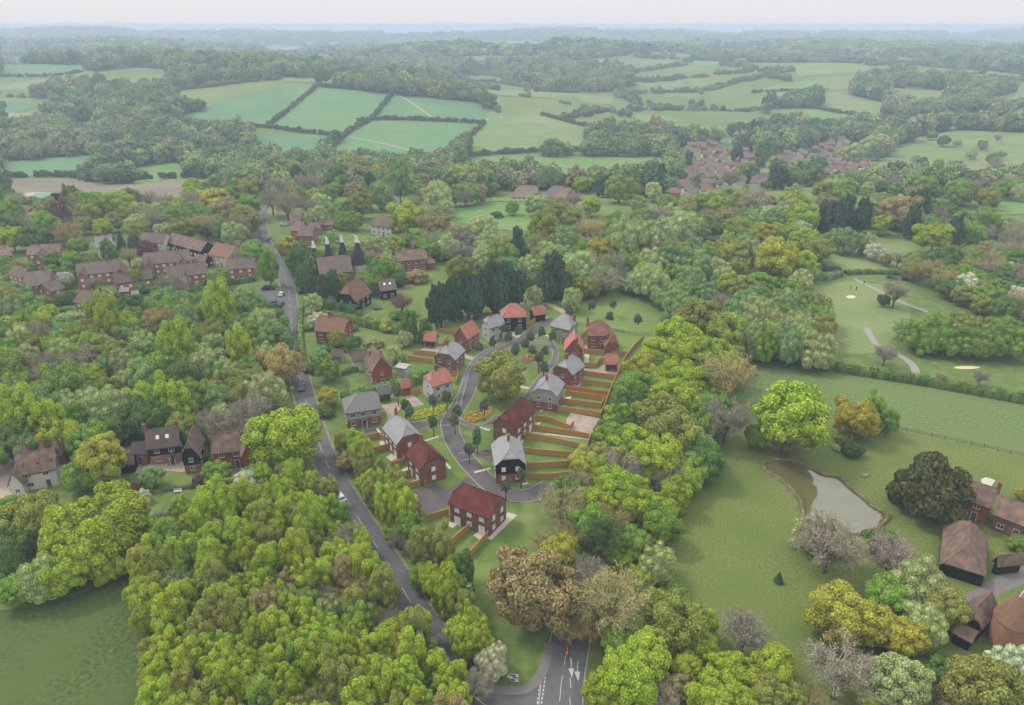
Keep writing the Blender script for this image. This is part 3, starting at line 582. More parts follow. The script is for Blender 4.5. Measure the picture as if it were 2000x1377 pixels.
def zone(poly, n, Rr, mix, place, sp=1.0, hs=(0.9, 1.15), tries=26, seed=1):
    """fill a patch of woodland outlined as its canopy shows in the photograph"""
    rnd = random.Random(seed); zc = 1.2 * (Rr[0] + Rr[1]) / 2
    pts = [G(px, py, zc) for px, py in poly]; x0, x1 = min(p.x for p in pts), max(p.x for p in pts); y0, y1 = min(p.y for p in pts), max(p.y for p in pts)
    ks = list(mix); ws = [mix[q] for q in ks]; got = 0
    for _ in range(n * tries):
        if got >= n: break
        x = rnd.uniform(x0 - 3, x1 + 3); y = rnd.uniform(y0 - 3, y1 + 3); R = rnd.uniform(*Rr); q = rnd.choices(ks, ws)[0]; k, c = q[0], q[1]
        h = rnd.uniform(*hs); vi = rnd.randrange(len(PROTO[k])); a, b = proj(x, y, hzs(x, y) + PROTO[k][vi][2] * R * h)
        if not bool(inpoly(np.array([a]), np.array([b]), poly)[0]) or _near(x, y, R * sp) or not offroad(x, y, R): continue
        if any((x - kx) ** 2 + (y - ky) ** 2 < (kr + R * .4) ** 2 for kx, ky, kr in KEEP): continue
        addtree(x, y, R, k, c, place, h, vi); got += 1
# ------------------------------------------------------------------ buildings
BRICK = mat('brick_red', (134, 84, 70), (116, 70, 60), 2.5, course=2.2, c3=(146, 98, 82), s3=.6, k=1.0); BRICKD = mat('brick_dark', (124, 88, 78), (104, 74, 68), 2.5, course=2.2, c3=(136, 98, 86), s3=.7, k=1.0)
BRICKO = mat('brick_orange', (172, 126, 100), (150, 104, 82), 2, k=.85, course=2.2, c3=(176, 128, 100), s3=.5); TILEHUNG = mat('tile_hung', (158, 86, 66), (140, 72, 56), 2.5, course=2.6)
BOARD = mat('weatherboard_grey', (190, 184, 174), (176, 170, 162), 1, course=2.4, k=.66); BOARDW = mat('weatherboard_white', (222, 220, 214), (206, 204, 200), 1, course=2.4, k=.7); BOARDG = mat('weatherboard_sage', (186, 182, 162), (174, 170, 150), 1, course=2.4, k=.66)
BLACK = mat('weatherboard_black', (38, 34, 32), (28, 26, 25), 1, course=2.4, k=.6); RENDER = mat('white_render', (226, 222, 214), (210, 206, 198), .6, k=.72)
SLATE = mat('slate', (156, 156, 156), (132, 133, 136), 1.5, k=.9, course=2.6, c3=(152, 151, 149), s3=.5, rough=.7); SLATED = mat('slate_dark', (120, 118, 116), (132, 130, 126), 1.5, course=2.6, rough=.7)
PINK = mat('clay_tile_pink', (200, 130, 112), (180, 112, 96), 1.6, k=.7, course=2.6, c3=(204, 136, 116), s3=.5); MAROON = mat('clay_tile_maroon', (122, 60, 54), (102, 48, 44), 1.8, k=.62, course=2.6, c3=(130, 74, 68), s3=.5); ROSE = mat('clay_tile_rose', (166, 108, 96), (142, 88, 78), 1.8, k=.62, course=2.6, c3=(172, 118, 104), s3=.5)
BROWN = mat('old_tile_brown', (128, 114, 106), (104, 94, 90), 1.4, k=.64, course=2.4, c3=(140, 116, 98), s3=.4); RUST = mat('old_tile_rust', (160, 122, 100), (130, 98, 84), 1.4, k=.64, course=2.4, c3=(150, 122, 96), s3=.5); OLDR = mat('old_tile_red', (142, 116, 104), (112, 92, 86), 1.1, k=.64, course=2.4, c3=(164, 134, 112), s3=.6)
GREENR = mat('green_sheet_roof', (128, 168, 158), (112, 152, 144), .4, course=.0); CREAMR = mat('cream_sheet_roof', (186, 182, 156), (168, 166, 142), .5)
FRAME = mat('window_frame', (236, 234, 228), (222, 220, 214), 2, k=.8); PANE = glass('window_pane', (62, 68, 74)); PANEL_ = mat('window_pane_pale', (240, 236, 224), (240, 236, 224), 1, .2, k=.9); DOORM = mat('door_paint', (96, 98, 98), (84, 86, 88), 2); POT = mat('chimney_pot', (190, 150, 120)); RIDGEP = mat('ridge_pale', (176, 168, 160)); RIDGED = mat('ridge_dark', (92, 56, 52))
GUTTER = mat('gutter', (58, 56, 56)); TIMBER = mat('timber', (150, 124, 92), (130, 106, 78), 3)
_wc = {}
def winmesh(w, h, n):
    k = (round(w, 2), round(h, 2), n)
    if k not in _wc:
        t = .07; b = [(-w / 2, -.07, 0, -w / 2 + t, .0, h), (w / 2 - t, -.07, 0, w / 2, .0, h), (-w / 2 + t, -.07, 0, w / 2 - t, 0, t), (-w / 2 + t, -.07, h - t, w / 2 - t, 0, h)]
        for i in range(1, n): x = -w / 2 + w * i / n; b.append((x - .035, -.06, t, x + .035, 0, h - t))
        b.append((-w / 2 - .08, -.11, -.07, w / 2 + .08, 0, -.005))
        _wc[k] = (boxes('window_frame', b, FRAME), {p: mesh('window_pane', [(-w / 2 + .03, -.03, .03), (w / 2 - .03, -.03, .03), (w / 2 - .03, -.03, h - .03), (-w / 2 + .03, -.03, h - .03)], [(0, 1, 2, 3)], p) for p in (PANE, PANEL_)})
    return _wc[k]
def window(root, x, y, z, rz, w=1.1, h=1.15, n=2, pane=None):
    fm, pm = winmesh(w, h, n); o = newobj('window', fm, root); o.location = (x, y, z); o.rotation_euler = (0, 0, rz); newobj('pane', pm[pane or PANE], o)
def door(root, x, y, z, rz, m=DOORM, w=1.0, h=2.1):
    o = newobj('door', boxes('door', [(-w / 2, -.06, 0, w / 2, .01, h)], m), root); o.location = (x, y, z); o.rotation_euler = (0, 0, rz)
    newobj('door_frame', boxes('door_frame', [(-w / 2 - .09, -.09, 0, -w / 2 - .002, .01, h + .09), (w / 2 + .002, -.09, 0, w / 2 + .09, .01, h + .09), (-w / 2 - .002, -.09, h + .002, w / 2 + .002, .01, h + .09)], FRAME), o)
def roofgeo(L, W_, he, hr, fl, fr):
    a, b = L / 2, W_ / 2; V = []; idx = {}
    def P(x, y, z):
        k = (round(x, 3), round(y, 3), round(z, 3))
        if k not in idx: idx[k] = len(V); V.append(k)
        return idx[k]
    iL, iR = min(b * fl, a * .96), min(b * fr, a * .96); hL, hR = hr - fl * (hr - he), hr - fr * (hr - he); fs = []
    for s in (-1, 1):
        q = [P(-a, s * b, he), P(a, s * b, he)]
        if 0 < fr < 1: q.append(P(a, s * b * fr, hR))
        q.append(P(a - iR, 0, hr)); q.append(P(-a + iL, 0, hr))
        if 0 < fl < 1: q.append(P(-a, s * b * fl, hL))
        q = list(dict.fromkeys(q)); fs.append(tuple(q) if s < 0 else tuple(q[::-1]))
    if fr > 0: fs.append((P(a, -b * fr, hR), P(a, b * fr, hR), P(a - iR, 0, hr)))
    if fl > 0: fs.append((P(-a, b * fl, hL), P(-a, -b * fl, hL), P(-a + iL, 0, hr)))
    lines = [((-a + iL, 0, hr), (a - iR, 0, hr))]
    for s in (-1, 1):
        if fr > 0: lines.append(((a - iR, 0, hr), (a, s * b * fr, hR)))
        if fl > 0: lines.append(((-a + iL, 0, hr), (-a, s * b * fl, hL)))
    return V, fs, lines
def roofmesh(L, W_, he, hr, fl, fr, m, t=.2):
    V, fs, lines = roofgeo(L, W_, he, hr, fl, fr); me = mesh('roof', V, fs, m); bm = bmesh.new(); bm.from_mesh(me)
    bmesh.ops.recalc_face_normals(bm, faces=bm.faces[:])
    if sum(f.normal.z for f in bm.faces) < 0: bmesh.ops.reverse_faces(bm, faces=bm.faces[:])
    r = bmesh.ops.extrude_face_region(bm, geom=bm.faces[:]); top = [e for e in r['geom'] if isinstance(e, bmesh.types.BMVert)]
    bmesh.ops.translate(bm, verts=top, vec=(0, 0, t)); bmesh.ops.recalc_face_normals(bm, faces=bm.faces[:]); bm.to_mesh(me); bm.free()
    return me, [(Vector(p) + Vector((0, 0, t)), Vector(q) + Vector((0, 0, t))) for p, q in lines]
def chimney(roof, x, y, z, w=.75, d=.6, h=1.7, m=None, pots=1, low=None):
    b = [(-w / 2, -d / 2, (low if low is not None else -1.2), w / 2, d / 2, h), (-w / 2 - .07, -d / 2 - .07, h, w / 2 + .07, d / 2 + .07, h + .14)]
    o = newobj('chimney', boxes('chimney', b, m or BRICK), roof); o.location = (x, y, z)
    return o
def walls(L, W_, z0, z1, gab, he, hr, W_full, o, m, name):
    """four walls as one closed block, with gable pieces under the roof at the ends: gab = (left cut, right cut) or None"""
    a, b = L / 2, W_ / 2; bl = boxes(name, [(-a, -b, z0, a, b, z1)], m)
    if gab is None: return bl
    sl_ = (hr - he) / (W_full / 2); v = []; f = []
    for s, fr in ((-1, gab[0]), (1, gab[1])):
        if fr >= 1: continue
        zt = hr - fr * (hr - he) - .02; yb = b; yt = max(.02, (hr - zt) / sl_); zt = min(zt, hr - .04)
        if zt <= z1 + .05: continue
        pr = [(-yb, z1 - .0), (yb, z1), (yt, zt), (-yt, zt)]; k = len(v); x0, x1 = (s * a, s * (a - .3))
        for x in (x0, x1): v += [(x, y, z) for y, z in pr]
        f += [(k, k + 1, k + 2, k + 3), (k + 7, k + 6, k + 5, k + 4)] + [(k + i, k + 4 + i, k + 4 + (i + 1) % 4, k + (i + 1) % 4) for i in (1, 2, 3)]
    if v:
        bm = bmesh.new(); bm.from_mesh(bl); vv = [bm.verts.new(q) for q in v]
        for q in f: bm.faces.new([vv[i] for i in q])
        bmesh.ops.recalc_face_normals(bm, faces=bm.faces[:]); bm.to_mesh(bl); bm.free()
    return bl
def rect(A, B, Cc, h, ax):
    a, b, c = (G(*p, h) for p in (A, B, Cc)); z = min(hzs(p.x, p.y) for p in (a, b, c)); u = b - a; u.z = 0; v = c - b; v.z = 0; un = u.normalized(); v = v - un * v.dot(un)
    ctr = (a + b) / 2 + v / 2; L, W_ = u.length, v.length; yaw = math.atan2(u.y, u.x)
    if ax: L, W_ = W_, L; yaw += math.pi / 2
    return Vector((ctr.x, ctr.y, z)), L, W_, yaw
def house(name, label, loc, L, W_, yaw, he, hr, roof=(.5, .5), wall=None, rm=None, upper=None, split=2.6, chim=(), cat='house', group=None, wins=True, storeys=None, pane=None, dr=True, porch=False, o=.35, skip=(), openface=None, sky=0, ridge=None, cm=None, root=None, french=False):
    """a house: walls, roof with ridge and chimneys, windows with panes on the sides that can be seen; L runs along the ridge"""
    own = root is None
    if own:
        root = empty(name, loc, yaw); tag(root, label, cat, group); off = Matrix.Identity(4)
    Lw, Ww = L - 2 * o, W_ - 2 * o; slope = (hr - he) / (W_ / 2); ze = he + slope * o - .03; wall = wall or BRICK; parts = []
    if openface is not None:                            # open-fronted garage: back and side walls, posts along the front
        a, b = Lw / 2, Ww / 2; s = openface
        bl = [(-a, (b - .15) if s < 0 else -b, 0, a, b if s < 0 else -b + .15, ze), (-a, -b if s < 0 else -b + .15, 0, -a + .15, b - .15 if s < 0 else b, ze), (a - .15, -b if s < 0 else -b + .15, 0, a, b - .15 if s < 0 else b, ze)]
        parts.append(newobj('wall', boxes('wall', bl, wall), root))
        for x in (-a + .25, 0, a - .25): parts.append(newobj('post', boxes('post', [(x - .09, s * b - (.2 if s > 0 else 0), 0, x + .09, s * b + (0 if s > 0 else .2), ze)], TIMBER), root))
        parts.append(newobj('lintel', boxes('lintel', [(-a + .16, s * b - .1, ze - .28, a - .16, s * b + .1, ze - .01)], TIMBER), root))
    elif upper:
        parts.append(newobj('wall', walls(Lw - .1, Ww - .1, 0, split, None, he, hr, W_, o, wall, 'wall'), root)); parts.append(newobj('upper_wall', walls(Lw, Ww, split, ze, roof, he, hr, W_, o, upper, 'upper_wall'), root))
    else: parts.append(newobj('wall', walls(Lw, Ww, 0, ze, roof, he, hr, W_, o, wall, 'wall'), root))
    me, lines = roofmesh(L, W_, he, hr, roof[0], roof[1], rm or BROWN); ro_ = newobj('roof', me, root); parts.append(ro_)
    v, f = joinvf([tube([p, q], [.12, .12], 5) for p, q in lines]); newobj('ridge_tile', mesh('ridge_tile', v, f, ridge or (RIDGED if rm in (MAROON,) else RIDGEP if rm in (SLATE, SLATED, PINK) else rm or BROWN)), ro_)
    for s in (-1, 1): v, f = tube([(-L / 2, s * (W_ / 2 + .07), he + .06), (L / 2, s * (W_ / 2 + .07), he + .06)], [.07, .07], 5); newobj('gutter', mesh('gutter', v, f, GUTTER), ro_)
    for cx, cy_ in chim: chimney(ro_, cx * L / 2, cy_ * W_ / 2, hr - abs(cy_) * (hr - he), m=cm)
    if wins and openface is None:
        storeys = storeys or ((.95, 3.35) if he > 4 else (.95,)); cs, sn = math.cos(yaw), math.sin(yaw); tocam = Vector((-loc[0], -loc[1]))
        for sd in range(4):                             # -y, +x, +y, -x
            if sd in skip: continue
            nx, ny = ((0, -1), (1, 0), (0, 1), (-1, 0))[sd]; wn = Vector((nx * cs - ny * sn, nx * sn + ny * cs))
            if wn.dot(tocam.normalized()) < .08: continue
            ln = Lw if sd in (0, 2) else Ww; dist = Ww / 2 if sd in (0, 2) else Lw / 2; rz = (0, math.pi / 2, math.pi, -math.pi / 2)[sd]
            n = max(1, int(ln / (2.9 if sd in (0, 2) else 3.4)))
            for si, z in enumerate(storeys):
                ins = .05 if (upper and z < split) else 0
                for i in range(n):
                    t = (i + .5) / n * ln * .94 - ln * .47
                    x = t if sd == 0 else -t if sd == 2 else (nx * (dist - ins)); y = ny * (dist - ins) if sd in (0, 2) else (t if sd == 1 else -t)
                    if sd in (0, 2): x, y = t * (1 if sd == 0 else -1), ny * (dist - ins)
                    if dr and si == 0 and sd in (0, 2) and i == n // 2:
                        door(root, x, y, .05, rz)
                        if porch:
                            pe = empty('porch', (x, y, 0), rz); pe.parent = root
                            pm, _ = roofmesh(1.9, 1.5, 2.35, 3.1, 0, 0, rm or BROWN, .1); q = newobj('porch_roof', pm, pe); q.location = (0, -.7, 0); q.rotation_euler = (0, 0, math.pi / 2)
                            for px_ in (-.62, .62): newobj('post', boxes('post', [(px_ - .07, -1.3, 0, px_ + .07, -1.16, 2.38)], FRAME), pe)
                    elif french and si == 0 and sd in (0, 2) and i in (0, n - 1): window(root, x, y, .12, rz, 1.6, 2.05, 2, pane)
                    else: window(root, x, y, z, rz, 1.25 if (sd in (0, 2)) else 1.0, 1.15, 2 if sd in (0, 2) else 2, pane)
    for i in range(sky):                                # roof windows on the slope facing the viewer
        s = -1 if (Vector((math.sin(yaw), -math.cos(yaw))).dot(Vector((-loc[0], -loc[1]))) > 0) else 1; x = (i - (sky - 1) / 2) * 2.2; y = s * W_ * .22; z = hr - slope * abs(y) + .24
        q = newobj('roof_window', boxes('roof_window', [(-.4, -.5, 0, .4, .5, .05)], PANEL_), ro_); q.location = (x, y, z); q.rotation_euler = (-s * math.atan(slope) if s > 0 else math.atan(slope), 0, 0)
    if own: KEEP.append((loc[0], loc[1], max(L, W_) * .5))
    return root
def H3(name, label, A, B, Cc, he, hr, ax=0, dx=(0, 0), **k):
    loc, L, W_, yaw = rect(A, B, Cc, he, ax); return house(name, label, loc, L, W_, yaw, he, hr, **k)
EST = 'new houses on the estate'
H3('house', 'maroon-roofed brick house pair standing alone at the near end of the estate', (874, 985), (956, 1016), (991, 978), 4.8, 8.4, rm=MAROON, wall=BRICKD, group=EST, pane=PANEL_, french=True, dr=False)
H3('house', 'maroon-roofed brick house with one white chimney beside the dark car court', (791, 889), (820, 920), (875, 902), 4.8, 8.6, rm=MAROON, wall=BRICKD, group=EST, ax=0, chim=[(-.55, 0)], pane=PANEL_, french=True, dr=False)
H3('house', 'grey-roofed red brick house behind the maroon-roofed house by the car court', (746, 838), (774, 871), (824, 852), 4.8, 8.6, rm=SLATE, wall=BRICK, group=EST, chim=[(-.75, 0)], pane=PANEL_, french=True, dr=False)
H3('house', 'wide grey-roofed house with pale boarded upper storey nearest the main road', (674, 810), (745, 799), (738, 771), 4.8, 8.2, roof=(.9, .5), rm=SLATED, wall=BRICK, upper=BOARD, group=EST, porch=True)
H3('house', 'pale boarded house with pink hipped roof beside the paved estate road', (844, 758), (886, 745.5), (861, 730), 4.9, 8.2, roof=(.6, .3), rm=PINK, wall=BOARDW, group=EST, chim=[(-.1, 0)])
H3('house', 'grey-roofed brown brick house with a tall chimney left of the big oak', (845, 698), (889.5, 705), (910, 685), 4.9, 8.4, ax=1, rm=SLATE, wall=BRICKD, group=EST, chim=[(-.3, 0)])
H3('house', 'pink-roofed house with a plain brick gable next to the conifer belt', (885, 658.5), (913, 665), (944, 650), 4.9, 8.8, ax=1, roof=(0, 0), rm=PINK, wall=BRICK, group=EST, chim=[(.85, 0)])
H3('house', 'grey-roofed house with pale walls between two pink-roofed houses', (955, 643), (988, 635), (975, 624), 4.9, 8.2, roof=(.5, .4), rm=SLATE, wall=BOARDW, group=EST, chim=[(-.3, 0)])
H3('house', 'black boarded house with a wide pink hipped roof in front of conifers', (979, 622), (1030, 620), (1027, 606), 5.0, 9.0, roof=(1, 1), rm=PINK, wall=BLACK, group=EST, chim=[(.95, 0)])
H3('garage', 'black garage with pink roof beside the pink-hipped black house', (1033, 611), (1042, 618), (1063, 610), 2.6, 5.6, ax=1, roof=(.4, .4), rm=PINK, wall=BLACK, cat='garage', wins=False, group='estate garages')
H3('house', 'sage boarded house with big grey hipped roof at the far end of the estate', (1073.5, 637.5), (1113, 646.5), (1131, 634), 4.9, 9.0, roof=(.8, .8), rm=SLATE, wall=BOARDG, group=EST, chim=[(.8, .4)], porch=True)
r_ = H3('house', 'large rose-roofed brick house with a wing beside the paddock fence', (1147, 657), (1190, 658), (1196, 640), 4.9, 8.8, roof=(.7, .7), rm=ROSE, wall=BRICK, group=EST, chim=[(-.95, .2)])
H3('garage', 'rose-roofed brick garage wing in front of the large rose-roofed house', (1180, 680), (1210, 680), (1205, 655), 2.8, 6.4, ax=1, roof=(.5, .2), rm=ROSE, wall=BRICK, cat='garage', wins=False, group='estate garages')
H3('house', 'tall narrow house with steep pink roof and brick gable chimney', (1101.5, 686), (1141, 687), (1142, 668), 5.0, 9.2, ax=1, roof=(0, 0), rm=PINK, wall=BRICK, group=EST, chim=[(-.98, -.25)])
H3('carport', 'open double carport with pink roof by the long boundary fence', (1181, 713), (1209, 713.5), (1212, 703), 2.4, 5.2, roof=(.4, .4), rm=PINK, wall=BOARDG, cat='carport', openface=-1, group='estate garages')
H3('carport', 'open double carport with pink roof behind the brown brick house', (826, 667), (852, 668.5), (859, 659), 2.4, 5.2, roof=(.4, .4), rm=PINK, wall=BOARDG, cat='carport', openface=-1, group='estate garages')
H3('house', 'grey-roofed brick house, farther of the pair right of the big oak', (1077.5, 723), (1118.5, 734.5), (1133, 713), 4.9, 8.6, ax=1, rm=SLATE, wall=BRICK, group=EST, chim=[(-.4, 0)], wins=True)
H3('house', 'grey-roofed house with pale gable and porch right of the big oak', (1036, 769), (1089, 777), (1105.5, 751), 4.9, 8.6, ax=1, rm=SLATE, wall=BRICK, upper=BOARD, group=EST, chim=[(-.4, 0)])
H3('house', 'long maroon-roofed brick terrace with a row of white rear windows', (960, 829), (1008, 842), (1044, 804), 4.9, 8.9, ax=1, roof=(.45, .3), rm=MAROON, wall=BRICKD, group=EST, pane=PANEL_, french=True, dr=False)
H3('house', 'black boarded house with grey half-hipped roof beside the turning head', (965.5, 913), (1029.5, 909), (1022, 866), 4.9, 8.7, ax=1, rm=SLATE, wall=BRICK, upper=BLACK, group=EST, chim=[(.1, 0)], pane=PANEL_)
H3('carport', 'open double carport with grey roof against the clipped hedge', (737.5, 774), (765.5, 769.5), (761, 761), 2.4, 4.8, roof=(.3, .3), rm=SLATED, wall=BOARD, cat='carport', openface=-1, group='estate garages')
H3('garage', 'small brick garage with pink roof beside the clipped hedge', (784, 762), (805, 757), (801, 748), 2.4, 4.8, roof=(.3, .3), rm=PINK, wall=BRICK, cat='garage', wins=False, group='estate garages')
# older houses around the estate
OLD = 'older houses along the main road'
H3('barn', 'converted barn with rusty half-hipped roof and black boarded end', (655, 585), (694, 591), (712, 570), 4.4, 10.5, ax=1, roof=(.55, .4), rm=RUST, wall=BLACK, cat='barn')
H3('house', 'red-tiled cottage with central chimney beside the main road', (613, 648), (672, 652), (688, 633), 4.6, 8.8, roof=(.25, .4), rm=RUST, wall=BRICK, upper=TILEHUNG, chim=[(-.2, 0)], group=OLD)
H3('house', 'old house with red tile-hung gable and two tall chimneys', (725, 730), (768, 722), (750, 697), 4.6, 9.4, ax=1, roof=(0, .2), rm=OLDR, wall=BRICK, upper=TILEHUNG, chim=[(.3, -.5), (.6, .5)], group=OLD, cm=BRICKO)
H3('barn', 'brown-tiled outbuilding joined behind the red tile-hung gable', (688, 708), (722, 703), (716, 692), 3.4, 6.0, roof=(0, 0), rm=BROWN, wall=RENDER, cat='outbuilding', wins=False)
H3('shed', 'low brown-tiled shed by the hedge near the main road', (644, 697), (668, 699), (672, 689), 2.2, 4.2, roof=(0, 0), rm=BROWN, wall=BOARD, cat='shed', wins=False)
H3('garden_room', 'flat pale garden room behind the tile-hung house', (770, 718), (792, 722), (798, 712), 2.6, 2.9, roof=(0, 0), rm=mat('felt_roof', (196, 192, 186)), wall=BOARDW, cat='outbuilding', wins=False)
H3('barn', 'oast barn with brown tiled roof below the four white cowls', (624, 538), (690, 531), (684, 509), 7.0, 12.0, roof=(.0, .0), rm=BROWN, wall=BRICKO, cat='barn', chim=[(.9, 0)])
H3('barn', 'small brown barn with two roof windows beside the lane', (742, 570), (776, 566), (772, 553), 3.6, 7.2, roof=(.1, .1), rm=BROWN, wall=BLACK, cat='barn', sky=2)
H3('house', 'red brick country house with gravel drive and a red car', (775, 512), (836, 506), (828, 494), 5.0, 8.4, roof=(.2, .2), rm=OLDR, wall=BRICK, chim=[(-.7, 0)], group=OLD)
H3('house', 'single-storey brick extension beside the country house with the red car', (836, 516), (851, 514), (848, 505), 3.0, 5.2, roof=(.6, .6), rm=RUST, wall=BRICK, group=OLD, wins=False, cat='extension')
H3('house', 'white rendered house with brown gabled roofs beside the round lime tree', (722, 440), (764, 446), (760, 430), 4.8, 8.6, roof=(.3, 0), rm=BROWN, wall=RENDER, group=OLD)
H3('shed', 'low brown-roofed outbuilding right of the white rendered house', (778, 470), (806, 468), (803, 460), 2.6, 4.6, roof=(0, 0), rm=BROWN, wall=BOARD, cat='shed', wins=False)
H3('shed', 'brown-roofed outbuilding behind the oast barn', (716, 506), (752, 502), (750, 492), 3.0, 5.6, roof=(.2, .2), rm=RUST, wall=BRICKO, cat='shed', wins=False)
for i, (A, B, Cc, w, lb) in enumerate([((580, 462), (610, 462), (606, 449), BRICK, 'hip-roofed red brick house at the near end of the roadside terrace'), ((566, 452), (590, 452), (586, 440), BRICKO, 'second brown-roofed house of the roadside terrace'), ((566, 442), (588, 441), (585, 431), BRICKO, 'third brown-roofed house of the roadside terrace'), ((566, 430), (590, 429), (586, 420), BRICKO, 'farthest brown-roofed house of the roadside terrace'), ((600, 450), (626, 449), (622, 440), BRICKO, 'low brown-roofed cottage behind the roadside terrace'), ((616, 440), (652, 440), (648, 432), BRICKO, 'long low outbuilding behind the roadside terrace'), ((690, 402), (716, 402), (713, 392), RENDER, 'white-walled house half hidden by the olive oak'), ((736, 395), (760, 396), (757, 385), RENDER, 'white-gabled house among trees above the white rendered house'), ((690, 352), (722, 352), (718, 342), BRICKO, 'brick house with red gable in the trees at the top of the road'), ((998, 375), (1030, 376), (1026, 362), RENDER, 'pale-walled house above the bright meadow'), ((1060, 375), (1082, 376), (1078, 362), BRICKO, 'brown-roofed house left of the pair above the meadow'), ((1082, 380), (1104, 381), (1100, 368), BRICKO, 'brown-roofed house right of the pair above the meadow')]):
    H3('house', lb, A, B, Cc, 4.6 if i not in (4, 5) else 2.6, 8.2 if i not in (4, 5) else 5.2, roof=(.3, .3), rm=[BROWN, OLDR][i % 2], wall=w, group=OLD)
VIL = 'houses of the village left of the road'
for A, B, Cc, he, hr, rf, rm, w, up, lb, nm in [
 ((322, 474), (392, 492), (402, 478), 3.6, 7.4, (0, 0), OLDR, BLACK, None, 'long black boarded barn with rusty roof and white windows', 'barn'),
 ((405, 498), (446, 506), (440, 484), 4.6, 9.0, (0, 0), RUST, RENDER, None, 'white timber-framed gabled house at the end of the black barn', 'house'),
 ((280, 519), (372, 510), (366, 496), 4.8, 8.6, (.1, .1), BROWN, BRICKO, None, 'longest brick terrace with projecting gable in the village', 'house'),
 ((150, 540), (236, 530), (228, 515), 4.8, 8.4, (.2, .1), BROWN, BRICKO, None, 'brick terrace with gabled ends left of the low terrace', 'house'),
 ((224, 556), (300, 544), (295, 535), 3.0, 6.2, (.1, .1), BROWN, BRICKO, None, 'low brick terrace in front of the longest terrace', 'house'),
 ((326, 545), (408, 534), (402, 521), 4.8, 8.4, (.1, .1), BROWN, BRICKO, None, 'brick terrace with white doorway above the lime trees', 'house'),
 ((440, 528), (498, 524), (492, 510), 4.8, 8.2, (.4, .4), BROWN, BRICKO, None, 'ivy-clad brick house beside the road forecourt', 'house'),
 ((44, 562), (98, 556), (84, 535), 4.8, 8.6, (.3, .3), BROWN, BRICKO, None, 'brown-roofed brick house beside two dark parked cars', 'house'),
 ((142, 592), (200, 600), (196, 578), 4.6, 8.6, (.3, .3), BROWN, BRICKO, None, 'brown-roofed house rising behind the left wood', 'house'),
 ((50, 500), (116, 496), (112, 484), 4.6, 8.0, (.2, .2), OLDR, BRICKO, None, 'red-roofed brick pair below the lane', 'house'),
 ((-10, 506), (26, 500), (20, 484), 4.6, 8.2, (.2, .2), OLDR, BRICKO, None, 'red-roofed house cut by the picture edge', 'house'),
 ((14, 536), (42, 545), (46, 525), 4.6, 8.0, (.2, .2), BROWN, BRICKO, None, 'brown-roofed house below the red-roofed pair', 'house'),
 ((268, 474), (318, 476), (316, 464), 4.6, 8.4, (0, .2), BROWN, RENDER, None, 'white house with brown roof behind the purple tree', 'house'),
 ((188, 486), (222, 482), (218, 466), 4.2, 8.0, (0, 0), SLATED, RENDER, None, 'white gabled house with glazed conservatory', 'house'),
 ((374, 514), (398, 516), (394, 504), 2.6, 5.4, (0, 0), OLDR, BLACK, None, 'black garage with white gable next to the timber-framed house', 'garage'),
 ((41, 394), (74, 394), (80, 378), 4.0, 7.5, (0, 0), GREENR, BLACK, None, 'barn with pale green sheet roof', 'barn'),
 ((84, 384), (134, 378), (158, 360), 4.5, 7.0, (0, 0), CREAMR, BLACK, None, 'big barn with long cream sheet roof', 'barn'),
 ((6, 422), (54, 420), (52, 408), 4.0, 8.0, (.5, .5), OLDR, BLACK, None, 'dark brown half-hipped barn at the field edge', 'barn'),
 ((70, 404), (94, 404), (92, 396), 2.6, 5.6, (.6, .6), CREAMR, BOARD, None, 'small cream-roofed building between the green barn and the trees', 'outbuilding')]:
    H3(nm, lb, A, B, Cc, he, hr, roof=rf, rm=rm, wall=w, upper=up, group=VIL, cat=nm, pane=PANEL_, chim=[(.4, 0), (-.5, 0)] if nm == 'house' else ())
for A, B, Cc, lb in [((346, 521), (364, 519), (360, 503), 'projecting brick gable near the right end of the longest terrace'), ((282, 527), (300, 525), (296, 508), 'projecting brick gable at the left end of the longest terrace'), ((150, 547), (170, 545), (163, 524), 'projecting brick gable at the left end of the gabled terrace'), ((226, 541), (244, 539), (239, 522), 'tall brick gable at the right end of the gabled terrace'), ((355, 552), (370, 550), (366, 534), 'white bay on the terrace above the lime trees'), ((182, 606), (204, 604), (200, 588), 'gabled wing of the house rising behind the left wood'), ((70, 566), (100, 572), (104, 558), 'low wing of the house beside the two dark cars'), ((62, 512), (86, 510), (82, 498), 'gabled wing of the red-roofed brick pair')]:
    H3('house', lb, A, B, Cc, 4.4, 7.4, ax=1, roof=(0, 0), rm=BROWN, wall=RENDER if 'white' in lb else BRICKO, group=VIL, cat='gabled wing', pane=PANEL_, dr=False)
for A, B, Cc, lb in [((262, 520), (276, 519), (273, 512), 'blue-doored garage between the two middle terraces'), ((244, 532), (258, 531), (255, 522), 'small red outbuilding right of the gabled terrace'), ((232, 572), (252, 570), (249, 562), 'flat grey garage in front of the low terrace'), ((256, 578), (272, 576), (269, 568), 'second flat grey garage in front of the low terrace'), ((90, 530), (110, 526), (107, 518), 'grey shed behind the brown-roofed brick house'), ((405, 548), (420, 546), (417, 538), 'lean-to shed at the end of the terrace above the lime trees'), ((132, 548), (146, 546), (143, 537), 'dark garden shed left of the gabled terrace')]:
    H3('shed', lb, A, B, Cc, 2.3, 3.2, roof=(0, 0), rm=SLATED if 'grey' in lb else BROWN, wall=BRICKO, group='sheds and garages of the village', cat='shed', wins=False)
KEEP.append((*G(525, 592)[:2], 7.0)); KEEP.append((*G(505, 580)[:2], 5.0))
